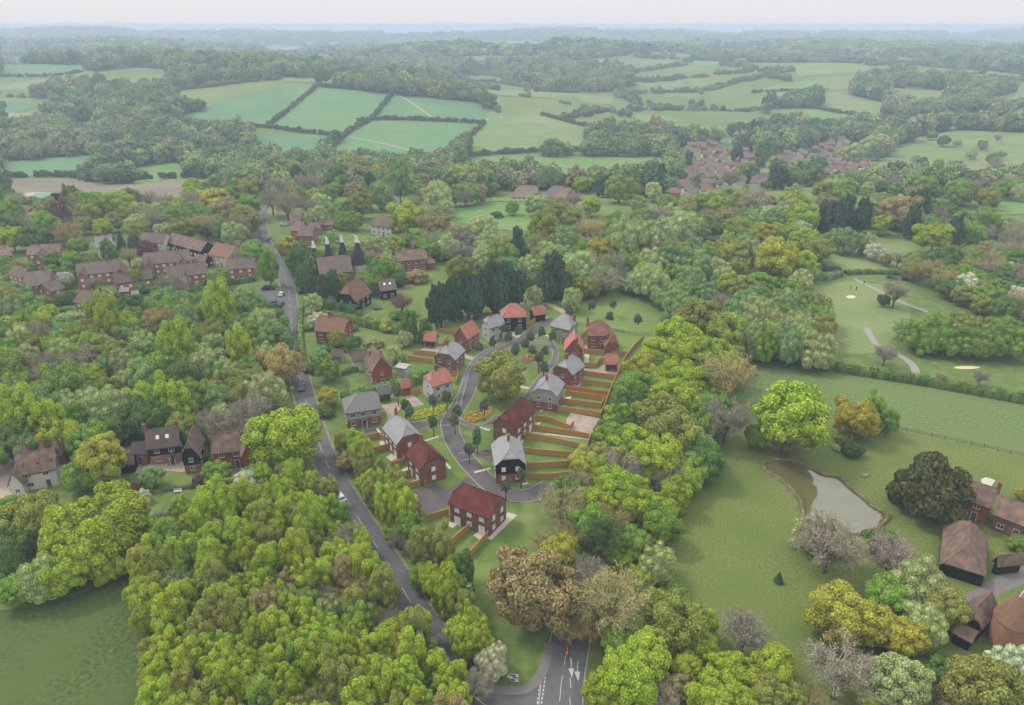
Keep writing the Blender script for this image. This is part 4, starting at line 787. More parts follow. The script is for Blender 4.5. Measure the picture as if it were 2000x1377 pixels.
# houses in the lower left
LOW = 'houses in the lower left'
H3('house', 'long dark barn house with roof windows and paved courtyard', (285, 880), (352, 872), (350, 853), 4.6, 8.8, roof=(0, 0), rm=BROWN, wall=BRICKO, upper=BLACK, chim=[(-.97, 0), (.9, 0)], sky=2, group=LOW, porch=True)
H3('house', 'tall gabled end wing of the dark barn house', (352, 896), (390, 892), (387, 858), 4.8, 8.8, ax=1, roof=(.35, 0), rm=BROWN, wall=BRICK, upper=BLACK, group=LOW, cat='wing', dr=False)
H3('shed', 'low dark wing at the left end of the barn house', (254, 892), (288, 888), (286, 873), 2.6, 5.2, roof=(.4, 0), rm=BROWN, wall=BRICKO, cat='shed', group=LOW)
H3('shed', 'black lean-to shed beside the golden tree', (224, 912), (262, 908), (258, 893), 2.4, 4.4, roof=(0, 0), rm=BROWN, wall=BLACK, cat='shed', wins=False, group=LOW)
H3('house', 'brick house with dormer gables next to the bright round oak', (412, 888), (478, 882), (470, 858), 4.6, 8.6, roof=(.5, .5), rm=OLDR, wall=BRICK, upper=TILEHUNG, group=LOW)
H3('house', 'gabled cross wing of the dormered brick house', (470, 896), (512, 888), (494, 850), 4.8, 9.0, ax=1, roof=(.1, .3), rm=OLDR, wall=BRICK, upper=TILEHUNG, group=LOW, cat='wing', dr=False)
H3('house', 'rambling house with white-gabled dormers in the lower left corner', (30, 932), (110, 918), (104, 892), 4.4, 8.4, roof=(.1, .1), rm=OLDR, wall=RENDER, upper=RENDER, group=LOW)
for i, (A, B, Cc) in enumerate([((38, 924), (58, 921), (56, 902)), ((67, 919), (87, 916), (85, 898)), ((94, 914), (112, 911), (110, 894))]):
    H3('house', ['leftmost', 'middle', 'rightmost'][i] + ' white gabled bay on the front of the rambling house', A, B, Cc, 4.6, 6.8, ax=1, roof=(0, 0), rm=OLDR, wall=RENDER, group=LOW, cat='gabled bay', dr=False)
H3('house', 'low glazed garden wing of the white-gabled house', (14, 952), (46, 948), (42, 905), 3.0, 6.4, ax=1, roof=(0, 0), rm=OLDR, wall=RENDER, group=LOW, cat='wing')
for i, (A, B, Cc) in enumerate([((40, 902), (60, 900), (58, 888)), ((72, 898), (94, 896), (92, 882)), ((98, 894), (120, 892), (117, 878))]):
    H3('house', ['leftmost', 'middle', 'rightmost'][i] + ' pointed tile roof of the three behind the white gables', A, B, Cc, 5.4, 9.8, roof=(1, 1), rm=OLDR, wall=BRICK, group=LOW, wins=False, cat='roofed bay')
# farm by the pond
FARM = 'farm buildings by the pond'
H3('house', 'old farmhouse with red tiled roof behind the round yew', (1880, 977), (1938, 996), (1954, 970), 4.4, 7.8, roof=(.2, 0), rm=OLDR, wall=BRICK, upper=TILEHUNG, chim=[(.98, 0)], group=FARM, cat='farmhouse')
H3('house', 'lower tiled wing of the old farmhouse with white windows', (1938, 1006), (2010, 1034), (2030, 1004), 3.6, 6.6, roof=(0, .3), rm=OLDR, wall=BRICKD, group=FARM, cat='farmhouse')
b_ = H3('barn', 'great tiled barn with low sweeping eaves below the farmhouse', (1834, 1104), (1926, 1133), (1962, 1064), 2.2, 6.5, ax=1, roof=(.85, .5), rm=OLDR, wall=BLACK, group=FARM, cat='barn', wins=False)
H3('barn', 'side porch of the great barn with sloping tiled roof', (1936, 1098), (1948, 1109), (1974, 1080), 2.2, 4.4, ax=1, roof=(0, 0), rm=OLDR, wall=BLACK, group=FARM, cat='porch', wins=False)
H3('barn', 'speckled tiled barn joined to the round brick oast', (1868, 1204), (1917, 1232), (1962, 1200), 3.0, 6.2, ax=1, roof=(.6, 0), rm=OLDR, wall=BLACK, group=FARM, cat='barn', wins=False)
H3('shed', 'lower lean-to of the speckled tiled barn', (1858, 1236), (1898, 1258), (1914, 1236), 2.2, 3.4, roof=(0, 0), rm=OLDR, wall=BLACK, group=FARM, cat='shed', wins=False)
def oast(label, bx, by, tx, ty, R, hw, hc, wm, rm, cowl=True, frame=False, group=None):
    """round kiln: cylinder wall, tiled cone, white cowl turned by its vane"""
    g = G(bx, by, hw); loc = Vector((g.x, g.y, hzs(g.x, g.y))); t = tag(empty('oast_kiln', loc), label, 'oast house', group); n = 20
    v, f = tube([(0, 0, 0), (0, 0, hw)], [R, R], n); newobj('wall', mesh('wall', v, f, wm), t)
    v, f = tube([(0, 0, hw), (0, 0, hw + .15), (0, 0, hw + hc)], [R + .2, R + .2, R * .26], n); newobj('roof', mesh('roof', v, f, rm), t)
    z = hw + hc
    if frame:
        for a in range(4): v, f = tube([(R * .26 * math.cos(a * 1.57), R * .26 * math.sin(a * 1.57), z), (0, 0, z + 2.6)], [.08, .06], 5); newobj('cowl_post', mesh('cowl_post', v, f, FRAME), t)
    else:
        c = newobj('cowl', mesh('cowl', [(-R * .3, -R * .3, z), (R * .3, -R * .3, z), (R * .3, R * .3, z), (-R * .3, R * .3, z), (-R * .22, -R * .12, z + 2.8), (R * .02, -R * .12, z + 2.8), (R * .02, R * .12, z + 2.8), (-R * .22, R * .12, z + 2.8)], [(3, 2, 1, 0), (4, 5, 6, 7), (0, 1, 5, 4), (1, 2, 6, 5), (2, 3, 7, 6), (3, 0, 4, 7)], FRAME), t)
        newobj('vane', boxes('vane', [(-R * .9, -.05, z + .3, -R * .3, .05, z + .45), (-R * 1.0, -.05, z + .2, -R * .9, .05, z + .6)], FRAME), c)
    KEEP.append((loc.x, loc.y, R)); return t
CONE = mat('oast_slate', (64, 66, 74), (54, 56, 64), 1.5, course=2.4)
for bx, by, lb in ((617, 518, 'leftmost dark oast cone with white cowl'), (643, 510, 'second dark oast cone with white cowl from the road'), (671, 506, 'third dark oast cone with white cowl from the road')): oast(lb, bx, by, 0, 0, 2.5, 8, 7.6, BRICKO, CONE, group='oast kilns')
oast('rightmost and tallest oast cone on a white round tower', 701, 515, 0, 0, 2.9, 7.6, 9.4, RENDER, CONE, group='oast kilns')
oast('round brick oast with rusty cone and bare cowl frame', 1984, 1210, 0, 0, 3.2, 5.6, 5.2, BRICKO, RUST, frame=True)
# the far village: small houses in rows
TR1 = mat('village_tile_red', (154, 122, 110), (126, 100, 92), .6, k=.8); TR2 = mat('village_tile_brown', (142, 128, 122), (118, 108, 104), .6, k=.8)
TOWNM = [(RENDER, TR1), (BRICKO, TR1), (RENDER, TR2), (BRICKO, TR2), (BRICKO, TR2), (RENDER, SLATED), (BRICK, TR1)]
TWORD = {0: 'white red-roofed house', 1: 'brick red-roofed house', 2: 'white brown-roofed house', 3: 'brick brown-roofed house', 4: 'small brick house', 5: 'white slate-roofed house', 6: 'red brick red-roofed house'}
_tp = []
for i, (w, rf) in enumerate(TOWNM):
    for j in range(2):
        L = 9 + 4 * j; _tp.append((i, boxes('wall', [(-L / 2, -3, 0, L / 2, 3, 5.2)], w), roofmesh(L + .6, 7, 5.0, 8.6, .0 if j else .4, .0, rf)[0], boxes('chimney', [(L * .3 - .4, -.35, 7.8, L * .3 + .4, .35, 9.9)], BRICK)))
TOWN = []
def town(poly, n, seed, wt, place):
    rnd = random.Random(seed); got = 0; pts = [G(*p) for p in poly]; x0, x1 = min(p.x for p in pts), max(p.x for p in pts); y0, y1 = min(p.y for p in pts), max(p.y for p in pts)
    for _ in range(n * 60):
        if got >= n: break
        x, y = rnd.uniform(x0, x1), rnd.uniform(y0, y1); a, b = proj(x, y, hzs(x, y) + 3)
        if not inpoly(np.array([a]), np.array([b]), poly)[0] or any((x - q[0]) ** 2 + (y - q[1]) ** 2 < 118 for q in TOWN): continue
        p = _tp[rnd.choices(range(len(_tp)), [wt[q[0]] for q in _tp])[0]]; TOWN.append((x, y, p, rnd.choice((0, 0, 1.57, .3, -.3)) + rnd.uniform(-.15, .15), place, a)); got += 1
town([(1335, 345), (1345, 330), (1400, 325), (1440, 330), (1490, 340), (1510, 350), (1480, 362), (1380, 368)], 34, 1, (6, 1, 5, 1, 1, 2, 1), 'in the far village near row')
town([(1500, 320), (1530, 300), (1590, 290), (1640, 270), (1690, 300), (1690, 330), (1640, 352), (1590, 350), (1560, 330)], 66, 2, (3, 4, 4, 4, 2, 0, 2), 'on the far village slope')
town([(1335, 330), (1330, 300), (1360, 272), (1400, 280), (1500, 300), (1500, 325), (1420, 325)], 38, 3, (2, 3, 2, 3, 2, 1, 1), 'in the far village centre')
town([(1150, 292), (1160, 268), (1220, 262), (1272, 275), (1270, 292), (1200, 300)], 10, 4, (2, 2, 3, 2, 2, 0, 1), 'in the hamlet below the pasture')
town([(1250, 360), (1290, 350), (1340, 350), (1400, 372), (1380, 392), (1340, 385), (1270, 372)], 14, 5, (3, 2, 2, 1, 2, 1, 1), 'at the far village edge')
town([(1690, 262), (1740, 262), (1740, 282), (1700, 285)], 4, 6, (1, 1, 1, 1, 1, 0, 1), 'at the top of the far village')
for px, py, i in ((1612, 180, 0), (1677, 184, 4), (1290, 215, 2), (1340, 168, 0), (218, 168, 4), (200, 172, 0), (400, 104, 0), (560, 138, 2), (750, 170, 0), (1440, 112, 4), (1780, 165, 0), (1800, 168, 2), (1690, 125, 10), (1380, 112, 4), (1740, 140, 2), (960, 108, 0), (1260, 108, 2)):
    g = G(px, py); TOWN.append((g.x, g.y, _tp[i], random.uniform(-.4, .4), 'standing alone on the distant hills', px))
def nth(i): return (['first', 'second', 'third', 'fourth', 'fifth', 'sixth', 'seventh', 'eighth', 'ninth', 'tenth', 'eleventh', 'twelfth', 'thirteenth', 'fourteenth', 'fifteenth', 'sixteenth', 'seventeenth', 'eighteenth', 'nineteenth'] + [a + b for a in ('twenti', 'thirti', 'forti', 'fifti', 'sixti', 'seventi', 'eighti', 'nineti', 'hundredth ') for b in ('eth', '-first', '-second', '-third', '-fourth', '-fifth', '-sixth', '-seventh', '-eighth', '-ninth')])[i].replace('ti-', 'ty-')
cnt = {}
for t in sorted(TOWN, key=lambda q: q[5]): cnt.setdefault((t[2][0], t[4]), []).append(t)
for (wi, place), lst in cnt.items():
    for k, (x, y, p, rz, _, _px) in enumerate(lst):
        o = empty('village_house', (x, y, hzs(x, y) - .3), rz); o.scale = (.8, .8, .85); lb = TWORD[wi] + ' ' + place
        tag(o, lb if len(lst) == 1 else (lb + ', ' + nth(k) + ' from left'), 'house', 'houses of the far village'); KEEP.append((x, y, 3.5))
        newobj('wall', p[1], o); r0 = newobj('roof', p[2], o); newobj('chimney', p[3], r0)
# ------------------------------------------------------------------ trees read one by one off the photograph: x, y, crown radius, shape, colour
BELT = 'in the tree belt beside the estate'; COR = 'in the copse right of the junction'; FRM = 'among the farm trees'; GLF = 'on the golf course'; LFT = 'in front of the lower left houses'; OAS = 'around the oast houses'; SCR = 'in the scrub above the mown lawn'
def many(place, rows):
    for q in rows.split(';'):
        q = q.split()
        if q: T1(float(q[0]), float(q[1]), float(q[2]), q[3][0], q[3][1], place, float(q[4]) if len(q) > 4 else 1.0)
many('in the middle of the estate', '978 733 49 oO 1.0')
many('beside the main road by the brick house', '560 851 62 oL')
many(BELT, '''1365 628 45 oO; 1408 652 42 oO; 1318 664 46 oL; 1285 690 36 oL; 1430 640 30 oL; 1352 694 42 oL; 1392 694 36 oL; 1275 694 20 nN; 1255 722 36 oY; 1236 762 40 oG; 1236 800 32 oD; 1330 742 44 oL; 1318 788 50 oL; 1208 800 22 oQ; 1420 738 52 nB; 1420 822 48 nN;
 1372 800 32 oG; 1185 840 23 oQ; 1292 826 58 oO; 1336 856 46 oO; 1240 872 46 oL; 1284 896 50 oL; 1368 876 34 oT; 1350 912 34 oG; 1140 905 28 oY; 1212 918 42 nN; 1276 936 28 nN; 1320 962 36 oL; 1296 990 28 oL; 1146 940 20 oY; 1098 990 46 nB; 1212 962 46 oL; 1248 990 38 oL; 1198 1014 38 nB; 1185 1056 48 nD; 1276 1016 24 oL; 1118 1048 34 nB; 1252 1058 24 nB;
 1038 1150 82 oB; 1090 1082 40 oY; 1195 1180 72 nB; 1215 1092 24 oL; 1252 1128 24 oL; 1285 1100 38 wS; 1322 1160 26 sG; 1276 1166 20 oL; 1120 1100 30 nQ; 1065 1065 26 nB; 1140 1190 42 nB; 1150 1130 40 nN; 1120 1232 30 nB; 1165 1225 34 nB''')
many(COR, '''1318 1218 58 oO; 1364 1214 34 oL; 1210 1254 34 oG; 1262 1284 52 oL; 1226 1334 56 oL; 1180 1346 38 oL; 1376 1268 32 oL; 1340 1302 30 oL; 1320 1344 30 oB; 1425 1314 44 oL; 1396 1356 46 oL; 1455 1236 48 nN; 1510 1300 42 oL; 1500 1352 40 oO; 1290 1366 34 nN; 1550 1360 30 oO; 1450 1370 34 oL''')
many(FRM, '''1645 1202 56 oY; 1736 1168 44 oG; 1700 1224 46 oY; 1766 1244 40 oY; 1790 1144 52 wS; 1802 1218 44 wS; 1842 1184 44 oO; 1640 1312 66 nN; 1760 1332 56 oS; 1725 1338 24 oL; 1700 1374 24 oL; 1920 1342 66 oO; 1976 1292 34 wW; 1850 1314 32 oQ; 1960 1380 30 oL; 1820 1268 18 sG; 1590 1370 26 nB; 1860 1370 34 oB; 1990 1060 20 sG; 1996 965 12 oY''')
many('beside the pond', '1622 1066 62 nN; 1590 1044 38 wS; 1726 1062 34 sQ; 1742 1090 48 nN; 1530 866 24 nN')
many('in the meadow near the pond', '1550 818 74 oL; 1670 818 38 oY; 1712 802 22 uG; 1736 822 20 uG; 1645 858 14 sG; 1634 874 8 sW; 1664 879 20 sD; 1522 1126 10 fP 1.0; 1480 850 24 oG; 1660 845 16 sS')
many('beside the farmhouse', '1815 962 64 sE 1.5')
many(GLF, '''1750 572 28 nN; 1725 586 12 oD; 1730 692 22 nN; 1915 737 16 nN; 1838 738 10 nN; 1788 652 30 wG; 1828 642 32 wG; 1850 664 30 wG; 1880 642 32 wO; 1902 666 32 wG; 1945 662 34 wG; 1986 668 32 wG; 1960 642 28 wG; 1868 656 24 oR; 1812 668 24 wG; 1925 640 26 wO; 1640 466 24 wT; 1666 472 24 wT; 1700 476 18 wS; 1712 490 18 wW; 1730 506 12 oO; 1755 506 16 nN; 1770 640 20 wS''')
many(SCR, '''1566 428 34 oL; 1548 402 30 oL; 1566 472 28 oL; 1515 508 44 oY; 1570 516 28 oL; 1596 486 28 oO; 1540 474 28 kD .5; 1390 488 22 oO 1.3; 1434 496 30 oO; 1720 437 20 oL; 1826 461 30 oL; 1756 412 32 oR; 1622 425 32 kP .75; 1690 410 24 oS; 1265 545 34 wS; 1330 600 34 wT; 1310 575 30 wT; 1380 610 26 wS; 1410 595 26 nN; 1430 555 24 oL; 1225 470 40 wS; 1280 465 40 wS; 1330 440 34 wS; 1190 470 26 wT; 1240 555 30 sT; 1300 505 28 wT; 1345 545 30 wT; 1440 450 28 oO; 1470 400 30 nN; 1490 460 26 oY''')
many('behind the estate near the dark conifers', '''1065 448 34 oO 1.15; 1150 452 30 nR; 1168 490 28 oY; 1130 520 34 wS; 1150 560 24 oO; 1170 540 26 wT; 1105 470 30 wT; 980 500 32 oG; 1040 470 24 oO; 940 440 26 wS; 850 440 30 oB; 905 470 26 wN; 850 475 24 nN; 1118 582 22 wS 1.05; 1046 575 16 wS 1.2; 900 525 24 oO 1.1; 1045 545 16 wT; 885 455 22 nB; 960 465 22 wS''')
many('in the dark conifer belt behind the estate', '''852 604 20 kP 1.2; 868 590 22 kP 1.2; 888 584 24 kP 1.15; 912 574 24 kP 1.15; 936 570 24 kP 1.15; 960 562 24 kP 1.2; 986 556 24 kP 1.2; 1010 562 20 kP 1.2; 925 590 22 kP; 975 582 22 kP; 1080 542 33 kP .8; 1066 562 22 kP .8; 1098 558 22 kP .8; 1010 480 18 kP 1.3; 1025 510 14 kP 1.2''')
many(OAS, '''795 426 32 oL; 495 492 26 oG; 524 522 22 uG; 630 560 14 kD 1.1; 605 555 14 kD; 614 520 22 kQ; 676 538 15 wG 1.3; 742 528 26 wG; 770 528 20 oG; 768 478 20 oL; 700 480 22 wS; 735 480 24 wS; 650 470 18 wT; 560 480 20 oY; 590 490 20 oQ; 575 510 18 oQ; 690 430 18 oG; 704 400 26 oO; 668 430 16 wG; 745 380 24 wT 1.2; 720 508 16 wT; 780 545 14 oQ; 815 540 20 sB; 660 410 18 wG; 600 405 20 nN; 625 395 20 wS; 580 520 16 kD; 652 555 16 kD; 590 545 16 kQ; 822 500 14 sW; 840 480 18 nB''')
many('in the gardens along the main road', '''785 592 22 nC .8; 620 625 20 sW; 640 720 24 wG; 640 775 20 oY; 658 660 18 wO; 625 700 20 oT; 770 690 18 wS; 730 670 16 sS; 800 640 18 kQ; 830 650 14 kQ; 815 660 12 sT; 780 700 14 sT; 790 660 16 wS; 690 670 16 oQ; 640 680 14 sQ; 612 720 14 sQ; 635 805 16 sQ; 690 640 10 sO; 755 640 14 sY; 720 625 14 sY; 700 610 8 sG; 775 615 14 sG; 800 620 12 sO; 605 610 10 sS; 600 640 10 sG; 668 575 10 sG; 620 590 10 sG; 645 590 12 sC''')
many(LFT, '''200 895 46 oY 1.1; 160 920 38 wG; 62 1012 52 oO; 132 1040 56 oL; 216 1012 70 oL; 186 1066 56 oL; 256 1002 32 oT; 28 1060 38 oQ; 82 1130 42 wS; 40 1150 34 oG; 140 1112 46 oL; 278 968 14 wW; 262 952 12 oC; 296 935 22 oT .8; 424 920 24 oG; 386 938 11 oC; 478 945 28 oW; 10 1000 34 oG; 10 1110 36 nD; 210 1110 30 oL; 225 1080 28 oG''')
many('in the village gardens', '''118 425 22 uC 1.1; 135 455 26 nR; 96 470 11 fP 1.2; 235 468 12 fP 1.3; 262 478 12 kD; 288 485 16 sC 1.4; 200 445 18 oL; 165 438 18 oO; 215 500 20 kQ .8; 125 545 16 wW; 150 480 18 oG; 140 510 22 oG; 180 512 18 wG; 265 535 14 uO; 250 500 18 nB; 420 545 16 nB; 320 450 18 oS; 330 555 22 nN; 350 560 20 nN; 430 540 18 oG; 110 510 20 oQ; 180 395 20 wG 1.2; 140 385 16 kQ; 10 390 18 oQ; 35 395 16 oG; 100 440 18 wG; 55 440 14 oS; 220 395 22 oL; 175 415 16 oY; 250 420 22 oO''')
many('beside the far road bend', '''480 432 28 oO 1.1; 420 395 30 oY; 450 410 26 oB; 380 420 26 oG; 350 410 24 oG; 290 430 26 nN; 320 400 22 nN; 400 440 24 nB; 440 450 22 oQ; 270 440 22 oS; 375 365 16 oL; 400 370 16 oG; 530 390 24 nN 1.2; 560 400 26 nN 1.1; 545 365 22 nN; 600 360 24 nN; 580 340 24 oO; 620 420 20 wS; 575 335 20 oL; 640 380 20 wG''')
many('along the top of the road', '''830 340 20 oC; 780 350 22 uT 1.2; 855 380 28 wS; 905 345 26 oL; 945 355 22 oT; 870 405 18 wS; 1015 350 16 wS; 700 330 24 oO; 660 350 24 kQ .7; 620 335 24 nN; 740 340 20 oY; 725 365 14 kP; 990 330 14 wS; 880 345 22 oO; 860 370 14 nC; 760 330 18 nN; 680 320 20 oO; 1050 400 22 oS; 1085 410 22 oO; 1120 425 22 oO; 1000 405 14 wG; 970 420 10 sQ''')
many('near the far village', '''1345 310 10 kP; 1290 345 12 kP; 1265 340 12 kP; 1230 330 14 nN; 1180 362 20 kP .7; 1210 368 26 oG; 1280 250 16 wR 1.3; 1540 262 14 oR; 1480 252 16 kP .7; 1440 302 14 kP .7; 1520 347 22 kP .65; 1550 347 16 kP .7; 1640 300 10 oY; 1670 300 20 oS; 1700 285 18 oS; 1600 320 14 oQ; 1490 300 16 kQ; 1450 390 22 oL; 1650 370 26 oG; 1870 375 26 oG; 1875 372 24 oO; 1800 365 26 oG''')
# young trees planted on the estate
yt = '''1157 600;1197 596;1191 622;1246 627;1058 652;1036 663;1014 650;994 662;962 672;936 682;1008 685;1026 676;1065 690;1062 720;1040 688;1080 660;985 645;776 768;792 795;800 808;845 785;872 778;893 806;888 824;846 828;946 796;931 850;916 880;932 862;1018 930;988 953;1004 690;1052 702;1112 612;835 742;1190 665'''
for q in yt.split(';'):
    a, b = map(float, q.split()); T1(a, b - 4, 10.5 if b > 700 else 8.6, 'y', 'V' if random.random() < .75 else 'D', 'planted on the estate')
# ------------------------------------------------------------------ woods filled tree by tree
zone([(262, 1085), (300, 1010), (370, 985), (440, 950), (500, 918), (560, 925), (620, 935), (655, 965), (690, 1010), (735, 1075), (760, 1120), (790, 1180), (840, 1240), (865, 1300), (885, 1340), (905, 1400), (910, 1450), (300, 1450), (290, 1300), (300, 1250), (285, 1180), (265, 1130)], 330, (2.0, 3.4), {'uL': 60, 'oL': 14, 'uG': 9, 'oO': 5, 'uO': 16, 'uB': 4, 'nB': 7, 'nN': 7, 'wS': 8, 'uY': 3, 'wT': 3}, 'in the lower wood', .8, (.85, 1.2), seed=3)
zone([(0, 565), (50, 575), (100, 605), (160, 625), (230, 605), (330, 585), (430, 590), (500, 580), (545, 620), (556, 690), (575, 745), (560, 790), (515, 800), (490, 825), (440, 842), (390, 835), (300, 850), (235, 855), (130, 872), (40, 885), (-20, 890), (-20, 560)], 170, (3.4, 5.6), {'oG': 14, 'oT': 14, 'wT': 14, 'wS': 18, 'oO': 16, 'oL': 8, 'nN': 9, 'oQ': 9, 'uL': 3, 'oR': 2, 'wG': 12}, 'in the left wood', .86, (.95, 1.3), seed=4)
zone([(648, 850), (690, 860), (730, 900), (780, 945), (800, 985), (818, 1020), (862, 1070), (878, 1110), (915, 1160), (925, 1200), (945, 1250), (935, 1285), (905, 1265), (850, 1185), (800, 1110), (745, 1030), (705, 970), (668, 920), (645, 880)], 84, (1.7, 3.0), {'uL': 30, 'oL': 14, 'uO': 18, 'oG': 10, 'nN': 6, 'oB': 8, 'wS': 5}, 'in the strip between road and estate', .8, (1.0, 1.4), seed=5)
many('in the strip between road and estate', '904 1126 30 kQ .95; 962 1290 32 wW 1.2; 918 1232 40 oL; 880 1190 20 wS; 800 990 18 oG; 925 1345 34 nN')
zone([(1150, 480), (1190, 440), (1250, 405), (1330, 390), (1420, 378), (1500, 385), (1545, 410), (1590, 470), (1580, 540), (1600, 590), (1612, 640), (1605, 690), (1490, 695), (1455, 650), (1440, 615), (1390, 590), (1310, 585), (1270, 560), (1235, 530), (1190, 505)], 110, (4.0, 6.4), {'wS': 30, 'wT': 18, 'oG': 10, 'oO': 12, 'nN': 8, 'oL': 5, 'oQ': 4, 'wG': 10, 'oB': 4}, SCR, .9, seed=6)
zone([(0, 375), (60, 370), (180, 385), (300, 385), (480, 365), (500, 400), (490, 450), (440, 465), (330, 450), (240, 450), (180, 430), (100, 460), (0, 470)], 60, (4.5, 7), {'oG': 10, 'oO': 14, 'nN': 16, 'oB': 8, 'oQ': 8, 'oS': 8, 'oL': 5, 'oT': 6}, 'behind the village left of the road', .95, seed=7)
zone([(520, 330), (600, 310), (760, 318), (880, 330), (960, 335), (1080, 350), (1180, 345), (1290, 345), (1340, 370), (1300, 395), (1150, 425), (1050, 395), (930, 385), (850, 400), (720, 420), (620, 440), (540, 400)], 110, (4.2, 6.6), {'oG': 12, 'oO': 12, 'nN': 14, 'wS': 10, 'oQ': 8, 'oL': 8, 'wT': 8, 'kP': 5, 'oB': 5}, 'between the oasts and the far village', 1.0, seed=8)
zone([(820, 462), (900, 470), (1020, 474), (1140, 468), (1190, 486), (1220, 530), (1180, 560), (1120, 555), (1060, 520), (1000, 540), (960, 520), (900, 500), (830, 490)], 44, (4.0, 6.0), {'wS': 16, 'nN': 14, 'oG': 10, 'oO': 10, 'wT': 10, 'kP': 3, 'nB': 6}, 'behind the estate near the dark conifers', .95, seed=9)
zone([(1600, 380), (1680, 395), (1780, 400), (1900, 425), (2010, 440), (2010, 470), (1900, 470), (1800, 450), (1720, 420), (1640, 430)], 44, (4.5, 6.5), {'oG': 10, 'nN': 16, 'oQ': 12, 'oO': 10, 'nB': 8, 'oS': 8, 'kP': 4}, 'beyond the golf course', .95, seed=10)
zone([(1775, 500), (1850, 500), (1900, 480), (2010, 490), (2010, 620), (1950, 610), (1880, 580), (1820, 545), (1780, 530)], 60, (3.6, 5.4), {'oQ': 14, 'oG': 10, 'nN': 10, 'wW': 2, 'oO': 8, 'nB': 6, 'oB': 4}, 'in the thicket along the fairway', .85, seed=11)
zone([(1470, 590), (1560, 575), (1612, 600), (1615, 680), (1560, 690), (1480, 690), (1450, 640)], 34, (3.2, 4.6), {'wS': 10, 'wG': 16, 'wT': 8, 'wO': 8}, 'in the willow thicket beside the fairway', .8, (1.2, 1.5), seed=12)
zone([(1110, 930), (1300, 700), (1420, 640), (1440, 700), (1380, 900), (1300, 1020), (1250, 1080), (1150, 1080), (1090, 1010)], 44, (3.4, 5.0), {'oL': 14, 'oG': 8, 'nN': 4, 'oO': 7, 'oQ': 3}, BELT, .66, seed=13)
zone([(640, 480), (760, 470), (860, 440), (870, 480), (780, 540), (700, 560), (600, 600), (590, 520)], 26, (2.6, 4.2), {'wG': 8, 'oG': 8, 'wS': 8, 'oO': 6, 'oQ': 6, 'nB': 3, 'sG': 8}, OAS, 1.0, seed=14)
zone([(0, 500), (100, 520), (250, 540), (430, 560), (450, 580), (300, 590), (120, 590), (0, 560)], 34, (1.6, 3.2), {'sG': 14, 'sQ': 10, 'oG': 10, 'oQ': 6, 'sO': 6, 'nN': 3}, 'in the village gardens', 1.0, seed=15)
zone([(1600, 350), (1720, 345), (1800, 345), (1900, 352), (2010, 350), (2010, 385), (1900, 388), (1780, 380), (1690, 372), (1600, 375)], 50, (4.5, 6.5), {'oG': 10, 'nN': 14, 'oQ': 8, 'oO': 10, 'oS': 8}, 'beyond the golf course', .95, seed=16)
zone([(1740, 270), (2010, 250), (2010, 340), (1800, 340)], 22, (4.0, 6.0), {'oQ': 8, 'oG': 8, 'nN': 5, 'wS': 4}, 'on the distant golf course', 2.2, seed=17)
zone([(1330, 300), (1500, 290), (1690, 290), (1700, 350), (1500, 375), (1330, 380)], 64, (1.9, 3.4), {'oQ': 10, 'oG': 10, 'nN': 8, 'oO': 6, 'wS': 6}, 'near the far village', 1.0, seed=18)
